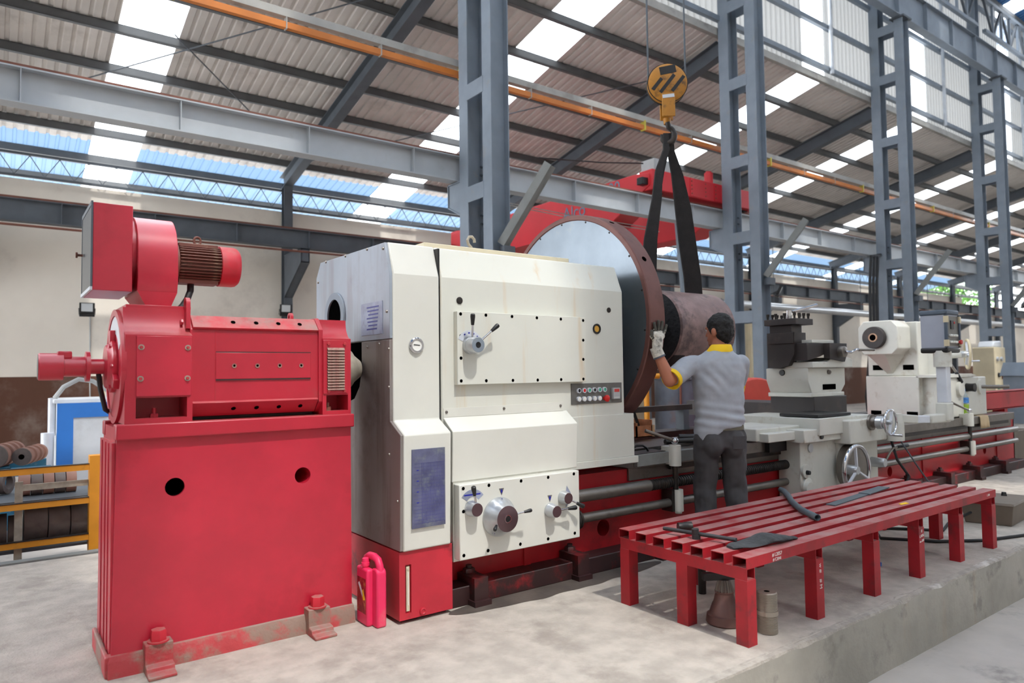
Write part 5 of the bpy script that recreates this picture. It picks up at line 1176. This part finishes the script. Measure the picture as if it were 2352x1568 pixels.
obj('pipe', B().tube([(7.0,6.9,1.2), (7.0,6.86,.9), (7.1,6.86,.8), (7.25,6.86,.8)], .025, 8), 'white_dusty', t)
single('timber_stack', B().box(6.0,6.5,6.4,6.9,ZL,-.1).box(6.05,6.45,6.42,6.85,-.1,.1).box(6.0,6.42,6.45,6.8,.1,.32).box(6.08,6.4,6.45,6.75,.32,.5), 'bark', 'stack of dark timber offcuts behind the chuck', 'timber')
# cabinets at the wall seen past the sling
t = thing('electric_cabinet', 'tall cream electrical cabinet seen past the sling', 'cabinet', (17.6, 12.2, ZL))
obj('case', B().box(17.3, 18.3, 12.0, 12.5, ZL, 2.75), 'beige', t, bev=.01); obj('door', B().box(17.34, 18.26, 11.985, 12.0, -.1, 2.7), 'beige', t)
for x in (17.75, 17.95): obj('lamp', B().lathe((x,11.985,2.2), (0,-1,0), [(0,.035),(.03,.03)], 14), 'btn_black' if x < 17.8 else 'alu', t)
obj('mark', B().box(17.72, 17.98, 11.98, 11.985, 1.72, 1.80), 'btn_red', t)
t = thing('vent_cabinet', 'grey vented cabinet beside the cream electrical cabinet', 'cabinet', (16.3, 12.2, ZL))
obj('case', B().box(15.9, 16.75, 12.0, 12.5, ZL, 2.9), 'cabinet_grey', t, bev=.02)
for k in range(6): obj('vent_slat', B().box(16.15, 16.6, 11.985, 12.0, 2.1+.08*k, 2.13+.08*k), 'steel_dark', t)
single('drop_pipe', B().tube([(10.6,8.9,4.15), (10.75,8.9,2.6), (11.05,8.75,1.9), (11.1,8.7,ZL)], .04, 10), 'steel_blue', 'grey pipe hanging from the girder behind the roller', 'pipe')
# red fan guard behind the carriage
t = thing('red_guard', 'orange red rounded belt guard behind the carriage', 'guard', (7.3, 5.1, ZL))
n = 18; pts = [(6.75,ZL),(6.75,.75)]+[(7.35-.6*math.cos(a*PI/n), .75+.42*math.sin(a*PI/n)) for a in range(1,n)]+[(7.95,.75),(7.95,ZL)]
obj('guard', B().prism(pts, 'y', 5.0, 5.4), 'red_dome', t, bev=.02)
obj('handle', B().tube([(7.2,4.98,.78), (7.25,4.93,.83), (7.4,4.93,.83), (7.45,4.98,.78)], .012, 8), 'black', t)
single('oil_tray', B().box(6.75, 8.3, 3.80, 3.92, .69, .745), 'black', 'long black drip tray on the slideways before the tailstock', 'tray', bev=.01)
# red beam resting past the end of the bed
t = thing('red_beam', 'dark red steel channel lying past the tailstock', 'beam', (11.2, 3.9, ZL))
obj('beam', B().box(9.85, 13.2, 3.55, 3.57, .72, .94).box(9.85, 13.2, 3.55, 3.75, .93, .945).box(9.85, 13.2, 3.55, 3.75, .715, .73), 'red_bed', t)
for x in (10.7, 13.0): obj('leg', B().box(x, x+.1, 3.58, 3.72, ZL if x > 58 else 0, .715), 'red_bed', t)
t = thing('test_cabinet', 'grey green control cabinet beside the far column', 'cabinet', (19.0, 7.2, ZL))
q = ony(2288, 850, 7.0); w = .35
obj('case', B().box(q.x-w, q.x+w, 6.9, 7.4, ZL, 1.75), 'beige', t, bev=.02)
for k, (dx, zz_) in enumerate(((-.2,1.45),(.05,1.45),(-.15,1.05),(.1,1.0),(-.2,.75),(.15,.72))): obj('dial', B().lathe((q.x+dx,6.9,zz_), (0,-1,0), [(0,.06),(.04,.05)], 16), ('alu','alu','btn_black','rust_rail','btn_green','btn_red')[k], t)
obj('lid_bag', B().prism([(q.x-.3,1.75),(q.x+.3,1.75),(q.x+.25,1.92),(q.x-.2,1.9)], 'y', 6.95, 7.3), 'cab_white', t, bev=.03)
single('steel_locker', B().box(18.2, 19.2, 5.4, 6.1, ZL, 1.05).prism([(18.15,1.05),(19.25,1.05),(19.1,1.35),(18.4,1.35)], 'y', 5.35, 6.15), 'steel_blue', 'dark grey locker with a sloping lid at the far end', 'locker', bev=.01)
single('timber_bench', B().box(14.6, 17.6, 6.3, 7.0, ZL, .55), 'brown_edge', 'long brown timber block before the far column', 'timber', bev=.01)
single('floor_block', B().box(10.62, 11.3, 3.5, 4.1, 0, .42), 'crate_brown', 'grey brown block on the floor at the bed end', 'block', bev=.01)
# dark duct runs under the side bay roof, further down the hall
t = thing('air_duct', 'bright round metal air duct along the side bay', 'duct', (34, 14.2, 3.3))
obj('duct', B().tube([(19, 14.2, 3.45), (50, 14.2, 3.45)], .13, 16), 'alu', t)
for x in (22, 28, 34, 40, 46): obj('hanger', B().tube([(x, 14.2, 3.5), (x, 14.2, rz(14.2)-.16)], .015, 6), 'steel_dark', t)
# cable loops by the third column
t = thing('cable_loop', 'bundle of dark cables hanging beside the tailstock column', 'cable', (16.6, 8.1, ZL))
for k in range(3):
    x = 16.75-.16*k; obj('cable', B().tube([(17.28, 8.25, 4.0), (x+.2, 8.15, 3.9), (x, 8.1, 3.3), (x-.15, 8.05, 2.0), (x-.35-.1*k, 8.0, .6), (x-.4, 8.0, ZL+.03)], .035, 8), 'rubber', t)
# ---- far left: storage behind the motor
t = thing('storage_rack', 'orange steel storage rack on the floor behind the platform', 'rack', (-.4, 6.5, ZL))
obj('post', B().box(.62, .72, 6.35, 6.45, ZL, .665), 'orange_paint', t, bev=.003); obj('post', B().box(-1.9, -1.82, 6.35, 6.45, ZL, .665), 'orange_paint', t)
for z0 in (.555, .30, .02):
    r = obj('rail', B().box(-1.85, .63, 6.36, 6.40, z0, z0+.045), 'orange_paint', t); obj('rail_edge', B().box(-1.85, .63, 6.355, 6.40, z0+.045, z0+.05), 'steel_oily', r)
obj('upright', B().box(.15, .20, 6.42, 6.44, ZL, .50), 'bar_grey', t); obj('stay', B().box(.2, .63, 6.42, 6.44, .43, .475), 'bar_grey', t)
for z0 in (-.03, .33): obj('shelf', B().box(-1.85, .70, 6.45, 7.35, z0, z0+.02), 'steel_dark', t)
RL = ['ring_steel', 'ring_rust']
def ringo(x, y, zc, R_, w, m, lab, grp, ax=(1,0,0)):
    o = single('steel_ring', B().ring((x,y,zc), ax, R_, R_*.6, w, 32), m, lab, 'ring', loc=(x,y,zc-R_), group=grp); return o
x = .18
for k, (w, R_) in enumerate(((.075,.085),(.075,.085),(.07,.085),(.07,.085),(.07,.085))):
    ringo(x, 6.75, .352+R_, R_, w, RL[k % 2 == 0], 'thick steel ring in the row on the upper rack shelf', 'rings on the upper rack shelf'); x += w+.006
x = .02
for k, (w, R_) in enumerate(((.09,.12),(.09,.11),(.15,.17),(.14,.16),(.13,.155))):
    ringo(x, 6.72, -.008+R_, R_, w, 'ring_steel', 'heavy grey steel ring in the row on the lower rack shelf', 'rings on the lower rack shelf'); x += w+.008
for k, (xx, R_, tl) in enumerate(((.10,.09,.5), (.02,.085,.6), (-.2,.1,.1))):
    ringo(xx-.02, 6.95, .352+R_*1.02, R_, .05, 'ring_steel', 'tilted steel ring leaning at the end of the upper shelf', 'tilted rings on the upper shelf', (math.cos(tl), -math.sin(tl), 0))
for k, (xx, R_) in enumerate(((-.12,.09), (-.25,.1), (-.4,.09), (-.02,.07))): ringo(xx, 6.68, -.008+R_, R_, .09, RL[k % 2], 'small steel ring at the free end of the lower shelf', 'small rings on the lower shelf')
# blue frame with rollers
t = thing('roller_stand', 'blue painted steel trolley frame behind the rack', 'trolley', (0, 8.9, ZL))
for x in (-.9, .12): 
    for y in (8.6, 9.4): obj('post', B().box(x-.05, x+.05, y-.05, y+.05, ZL, .38), 'frame_blue', t)
for y in (8.6, 9.4):
    for z0 in (-.2, .30): obj('rail', B().box(-.95, .5, y-.045, y+.045, z0, z0+.08), 'frame_blue', t)
for x in (-.9, .12): obj('cross_rail', B().box(x-.04, x+.04, 8.6, 9.4, .30, .38), 'frame_blue', t)
for i, (x, y, R_) in enumerate(((.20, 8.9, .115), (.42, 8.95, .09), (-.06, 8.9, .12))):
    t = thing('flanged_roller', ('ribbed rusty', 'smaller leaning rusty', 'larger rusty')[i]+' flanged roller lying on the blue trolley', 'roller', (x, y, .38))
    ax = Vector((-.35, -.94, 0)); c = Vector((x, y+.25, .382+R_))
    obj('drum', B().lathe(c, ax, [(0,R_),(.05,R_),(.05,R_*.8),(.12,R_*.8),(.12,R_),(.17,R_),(.17,R_*.8),(.25,R_*.8),(.25,R_),(.31,R_),(.31,R_*.8),(.4,R_*.8),(.4,R_),(.46,R_)], 36), 'ring_rust', t)
    obj('end_plate', B().lathe(c+ax.normalized()*.46, ax, [(0,R_*.98),(.012,R_*.97)], 36), 'ring_steel', t); obj('bore', B().lathe(c+ax.normalized()*.4725, ax, [(0,R_*.3),(.002,R_*.3)], 20), 'black_hole', t)
# blue and white cabinet
t = thing('machine_cabinet', 'white cabinet with bright blue edging behind the motor stand', 'cabinet', (1.3, 11.2, ZL))
obj('case', B().box(.70, 2.3, 11.0, 11.9, ZL, .93), 'cab_white', t)
obj('edging', B().box(.695, 2.3, 10.985, 11.0, .74, .935), 'cab_blue', t); obj('edging', B().box(.695, .88, 10.985, 11.0, ZL, .74), 'cab_blue', t); obj('edging', B().box(.695, 2.3, 10.985, 11.0, ZL, -.2), 'cab_blue', t)
obj('top', B().box(.66, 2.3, 11.05, 11.9, .93, .99), 'cab_white', t, bev=.01)
obj('side_duct', B().cyl((.60,11.1,ZL), (.60,11.1,.55), .075, n=16).cyl((.66,11.3,.5), (.66,11.3,1.0), .05, n=12), 'alu_white', t)
obj('hose', B().tube([(.68,11.2,1.0), (.78,11.2,1.15), (.95,11.2,1.25), (1.12,11.2,1.22), (1.28,11.2,1.1), (1.42,11.2,1.05), (1.7,11.2,1.05)], .03, 8), 'cabinet_grey', t)
t = thing('cream_cabinet', 'cream cabinet standing behind the blue edged cabinet', 'cabinet', (2.0, 12.4, ZL))
obj('case', B().box(1.42, 2.6, 12.2, 12.8, ZL, 1.62), 'beige', t, bev=.01); obj('edge_post', B().box(1.39, 1.47, 12.16, 12.24, ZL, 1.62), 'alu_white', t); obj('base_gap', B().box(1.47, 2.6, 12.18, 12.2, .9, 1.02), 'black', t)
# ---- trees beyond the wall
def tree(x, y, lab, h, r):
    t = thing('tree', lab, 'tree', (x, y, ZL), 'trees beyond the cream wall')
    obj('trunk', B().tube([(x,y,ZL), (x+.1,y,h*.4), (x,y+.1,h*.75)], [.2,.16,.08], 10), 'bark', t)
    vs = []; fs = []; rnd = random.Random(int(x*7))
    for k in range(2600):
        u = rnd.gauss(0,1), rnd.gauss(0,1), rnd.gauss(0,1); L_ = math.sqrt(sum(q*q for q in u)); q = rnd.random()**.35
        c = Vector((x, y, h*.72))+Vector((u[0]*r/L_*q, u[1]*r/L_*q, u[2]*h*.36/L_*q)); a = Vector((rnd.gauss(0,1), rnd.gauss(0,1), rnd.gauss(0,1))).normalized(); d = a.orthogonal().normalized(); s_ = .1+.12*rnd.random(); o = len(vs)
        vs += [c-a*s_, c+d*s_*.5, c+a*s_, c-d*s_*.5]; fs.append((o, o+1, o+2, o+3))
    f = obj('foliage', B().add(vs, fs), 'leaf', t, smooth=0, kind='stuff')
for x_ in (47.5, 52.2, 57): tree(x_, 21.6, 'leafy green tree seen over the low end of the cream wall', 8.6, 2.2)
# ================================================================ the worker
PC = Vector((4.09, 3.05, 0)); FW = Vector((.50, .866, 0)).normalized(); RT = Vector((.866, -.50, 0)).normalized(); UP = Vector((0,0,1))
def wp(r, f, z): return PC+RT*(r-.036*min(1, max(0, (1.46-z)/.1)))+FW*f+UP*z
person = thing('person', 'worker in grey polo shirt with yellow collar touching the chuck with a gloved hand', 'person', tuple(PC))
def oval(c, rx, ry, n=24, ax=None, ay=None, sq=1.0):
    ax = ax or RT; ay = ay or FW; out = []
    for k in range(n):
        g = 2*PI*k/n; cx_, sx_ = math.cos(g), math.sin(g)
        out.append(c+ax*rx*math.copysign(abs(cx_)**sq, cx_)+ay*ry*math.copysign(abs(sx_)**sq, sx_))
    return out
def limb(pts, rs):
    b = B()
    for i in range(len(pts)-1): b.cap(pts[i], pts[i+1], rs[i], rs[i+1])
    return b
def merge(*bs):
    o = B()
    for q in bs: o.add(q.v, q.f)
    return o
def remesh(name, b, m, vox, parent, it=4, disp=None):
    o = obj(name, b, m, parent, smooth=0)
    k = o.modifiers.new('r', 'REMESH'); k.mode = 'VOXEL'; k.voxel_size = vox; k.use_smooth_shade = True
    s_ = o.modifiers.new('s', 'SMOOTH'); s_.factor = .5; s_.iterations = it
    bpy.context.view_layer.update(); bake(o)
    if disp:
        me = o.data; amp, sc, st = disp
        nn = [v.normal.copy() for v in me.vertices]
        for v, q in zip(me.vertices, nn):
            p = v.co; h = noise.noise(Vector((p.x*sc, p.y*sc, p.z*sc*st)))+.5*noise.noise(Vector((p.x*sc*2.1+5, p.y*sc*2.1, p.z*sc*st*2.3)))
            v.co = p+q*amp*h
    o.data.polygons.foreach_set('use_smooth', [True]*len(o.data.polygons))
    o.data.materials.clear(); o.data.materials.append(M(m))
    return o
# joints
SHL, SHR = wp(-.178, .015, 1.325), wp(.178, .0, 1.325)
ELL = Vector((3.645, 3.15, 1.20)); WRL = Vector((3.585, 3.20, 1.395))
ELR, WRR = wp(.20, .19, 1.12), wp(.08, .37, 1.06)
HPL, HPR = wp(-.09, 0, .86), wp(.09, 0, .86)
KNL, KNR = wp(-.105, .03, .46), wp(.10, .0, .46)
ANL, ANR = wp(-.115, -.02, .08), wp(.11, -.05, .08)
HFW = (FW*.86-RT*.5).normalized(); HRT = (RT*.86+FW*.5).normalized(); HC_ = wp(-.0, .05, 1.545)
rot = Matrix((( HRT.x, HFW.x, 0), (HRT.y, HFW.y, 0), (0, 0, 1)))
# continuous body: head, neck, torso, arms, legs, right hand
bd = B()
bd.ell(HC_+UP*.015, (.074, .093, .10), rot); bd.ell(HC_+HFW*.022-UP*.045, (.060, .070, .072), rot)
bd.cap(HC_+HFW*.06-UP*.088, HC_+HFW*.068-UP*.092, .024)                 # chin
bd.cap(HC_+HFW*.092-UP*.002, HC_+HFW*.106-UP*.03, .010, .013)           # nose
bd.cap(HC_+HFW*.088-UP*.062-HRT*.014, HC_+HFW*.088-UP*.062+HRT*.014, .010)  # lips
for s_ in (-1, 1):
    bd.cap(HC_+HFW*.082+UP*.022+HRT*.03*s_, HC_+HFW*.078+UP*.020+HRT*.045*s_, .010)   # brows
    bd.ell(HC_+HRT*.077*s_-HFW*.008-UP*.012, (.010, .020, .032), rot)   # ears
bd.cap(wp(0,.02,1.37), HC_-UP*.05-HFW*.01, .05, .053)                   # neck
bd.loft([oval(wp(0,0,z), a, c) for z, a, c in ((.82,.15,.10),(.9,.155,.10),(1.0,.14,.095),(1.15,.155,.10),(1.26,.15,.08),(1.33,.11,.06),(1.38,.06,.05))])
bd = merge(bd, limb([SHL+RT*.02, ELL], [.04,.043]), limb([ELL, ELL.lerp(WRL,.35), WRL], [.044,.043,.030]), limb([SHR-RT*.02, ELR], [.04,.042]), limb([ELR, WRR], [.042,.030]))
bd = merge(bd, limb([HPL, KNL, ANL], [.075,.05,.04]), limb([HPR, KNR, ANR], [.075,.05,.04]))
hand = limb([WRR, WRR+FW*.05], [.03,.034])
for k in range(4): q = WRR+FW*.06+RT*(.03-.02*k); hand = merge(hand, limb([q, q+FW*(.045+.008*(k in (1,2)))-UP*.01, q+FW*.06-UP*.035], [.011,.010,.009]))
hand = merge(hand, limb([WRR+FW*.02-RT*.03, WRR+FW*.05-RT*.05-UP*.01, WRR+FW*.075-RT*.045-UP*.025], [.012,.011,.010]))
body = remesh('body', merge(bd, hand), 'skin', .0075, person, 3)
for s_ in (-1, 1): obj('eye', B().ell(HC_+HFW*.081+UP*.006+HRT*.032*s_, (.012,.008,.007), rot), 'cab_white', body); obj('iris', B().ell(HC_+HFW*.088+UP*.006+HRT*.032*s_, (.005,.003,.005), rot), 'black', body)
# hair: cap over crown and back of the head
hb = B(); hb.ell(HC_-HFW*.008+UP*.034, (.082, .097, .092), rot); hb.ell(HC_-HFW*.04-UP*.008, (.076, .066, .08), rot); hb.ell(HC_-HFW*.05-UP*.05, (.058,.042,.045), rot)
for s_ in (-1, 1): hb.ell(HC_+HRT*.064*s_+HFW*.012+UP*.02, (.014, .03, .05), rot)
remesh('hair', hb, 'hair', .007, person, 2, (.006, 55, 1))
# shirt: torso with a hem that hangs lower on the left, sloping shoulders, short sleeves
def hem(z, a, c, low):
    out = []
    for p in oval(wp(-.004, 0, z), a, c, 32, sq=.9):
        r = RT.dot(p-PC)/a; f = FW.dot(p-PC)/c
        out.append(p-UP*low*max(0, -r-.15)*(1 if f < .4 else .7))
    return out
sh = B().loft([hem(.880,.170,.124,.13), hem(.91,.174,.127,.08)]+[oval(wp(0,dy,z), a, c, 32, sq=.9) for z, a, c, dy in ((.97,.170,.120,0),(1.06,.170,.114,0),(1.16,.180,.115,0),(1.25,.188,.114,0),(1.31,.188,.108,.002),(1.355,.160,.095,.006),(1.39,.108,.082,.010),(1.42,.076,.074,.012))])
slv = SHL.lerp(ELL, .72); srv = SHR.lerp(ELR, .7)
sh = merge(sh, limb([SHL+RT*.012-UP*.012, SHL.lerp(ELL,.3), slv], [.064,.070,.068]), limb([SHR-RT*.012-UP*.012, SHR.lerp(ELR,.4), srv], [.062,.066,.064]))
shirt = remesh('shirt', sh, 'shirt', .008, person, 6, (.007, 9, 1.2))
# deeper folds that run from the armpit and gather above the belt
me = shirt.data
for v in me.vertices:
    q = v.co+PC; r = RT.dot(q-PC); z = q.z; n_ = v.normal
    w = max(0, 1-abs(z-.95)/.12); v.co += n_*.006*w*math.sin(z*95+r*16)
    w2 = max(0, 1-abs(z-1.2)/.14)*max(0, 1-abs(r+.09)/.12); v.co += n_*.005*w2*math.sin((z*.8+r*.9)*80)
def band(c, d, r, w, m, nm):
    d = Vector(d).normalized(); return obj(nm, B().lathe(Vector(c)-d*w/2, d, [(0,r*.9),(.0,r*.99),(w*.5,r),(w,r*1.03),(w,r*.92),(w*.5,r*.7)], 32, False), m, person, smooth=60)
band(slv+(ELL-SHL).normalized()*.052, ELL-SHL, .071, .036, 'yellow_trim', 'sleeve_cuff'); band(srv+(ELR-SHR).normalized()*.05, ELR-SHR, .065, .036, 'yellow_trim', 'sleeve_cuff')
cr0 = []
for z, r, k in ((1.395,.088,0),(1.41,.074,.3),(1.428,.066,.8),(1.437,.067,.8),(1.430,.074,.8),(1.406,.090,.2),(1.392,.094,0)):
    cr0.append([p+UP*(.010*k*(-1 if FW.dot(p-PC) > .02 else 1)) for p in oval(wp(0,.010,z), r, r*.92, 32)])
obj('collar', B().loft(cr0, False), 'yellow_trim', person, smooth=60)
# trousers, belt, shoes, glove
tr = B().loft([oval(wp(0,0,z), a, c, sq=.9) for z, a, c in ((.74,.165,.115),(.80,.165,.118),(.86,.158,.112),(.895,.152,.106),(.90,.148,.10))])
tr = merge(tr, limb([HPL-UP*.06, KNL, ANL+UP*.02], [.094,.078,.068]), limb([HPR-UP*.06, KNR, ANR+UP*.02], [.094,.078,.068]))
tr = merge(tr, B().ell(wp(-.07,-.055,.77), (.085,.075,.11)), B().ell(wp(.07,-.055,.77), (.085,.075,.11)))
trs = remesh('trousers', tr, 'trouser', .008, person, 5, (.010, 11, .9))
obj('pocket', B().loft([oval(wp(.08,-.132,z), .045, .004, 12) for z in (.735,.82)]), 'trouser', trs)
obj('belt', B().loft([oval(wp(0,0,z), a, c, 40, sq=.9) for z, a, c in ((.858,.158,.112),(.858,.165,.120),(.893,.163,.118),(.893,.154,.108))], False), 'belt', person)
for A, s_ in ((ANL, -1), (ANR, 1)):
    d = (FW+RT*.15*s_).normalized(); side = d.cross(UP)
    so = B(); rg = []
    for u, w, h in ((-.09,.028,.05),(-.07,.036,.085),(-.02,.038,.09),(.04,.042,.065),(.10,.046,.045),(.15,.040,.038),(.175,.02,.02)):
        c = Vector((A.x,A.y,0))+d*u; rg.append([c-side*w, c-side*w+UP*h*.55, c-side*w*.6+UP*h, c+side*w*.6+UP*h, c+side*w+UP*h*.55, c+side*w])
    o = obj('shoe', so.loft(rg), 'shoe', person, smooth=60); q = o.modifiers.new('s', 'SUBSURF'); q.levels = 1; q.render_levels = 2
# gloved left hand pressed flat against the rim of the chuck, fingers up
rimd = Vector((0, -math.cos(.23), -math.sin(.23)))            # outward normal of the rim there
def rimp(x, a, out=.0):                                          # point on the rim surface: a = angle below the spindle level
    return Vector((x, 4.06-(.842+out)*math.cos(a), 1.623-(.842+out)*math.sin(a)))
AO = -.07
def rimp(x, a, out=.0, _r=rimp): return _r(x, a+AO, out)
palm = rimp(3.60, .235, .022); wr = WRL
gl = limb([wr, wr.lerp(palm,.5), palm], [.034,.036,.036])
fa = rimp(3.575, .20, .02); fb_ = rimp(3.645, .21, .02)
gl = merge(gl, limb([palm, fa], [.032,.02]), limb([palm, fb_], [.032,.02]), limb([fa, fb_], [.02,.02]))
dk = B()
for x0, x1, a0, a1, L_ in ((3.655,3.690,.205,.125,1), (3.630,3.650,.200,.100,1), (3.605,3.612,.198,.095,1), (3.578,3.572,.202,.112,1)):
    p0, p1, p2 = rimp(x0,a0,.017), rimp(x0*.5+x1*.5,(a0+a1)/2,.017), rimp(x1,a1,.012)
    gl = merge(gl, limb([p0, p1], [.0115,.0105])); dk = merge(dk, limb([p0.lerp(p1,.7), p1, p2], [.0118,.0112,.0100]))
p0, p1, p2 = rimp(3.572,.245,.018), rimp(3.548,.215,.016), rimp(3.548,.175,.013)
gl = merge(gl, limb([palm, p0, p1], [.02,.0135,.0125])); dk = merge(dk, limb([p0.lerp(p1,.6), p1, p2], [.0132,.0128,.0112]))
glove = remesh('glove', gl, 'glove', .004, person, 2, (.003, 40, 1))
remesh('glove_fingers', dk, 'glove_dark', .0032, glove, 1)
d = (wr-ELL).normalized(); obj('glove_cuff', B().lathe(wr-d*.035, d, [(0,.037),(.002,.041),(.04,.040),(.07,.038)], 24, False), 'glove', glove); obj('cuff_edge', B().lathe(wr-d*.043, d, [(0,.036),(.0,.042),(.012,.042),(.012,.036)], 24, False), 'cuff_grey', glove)
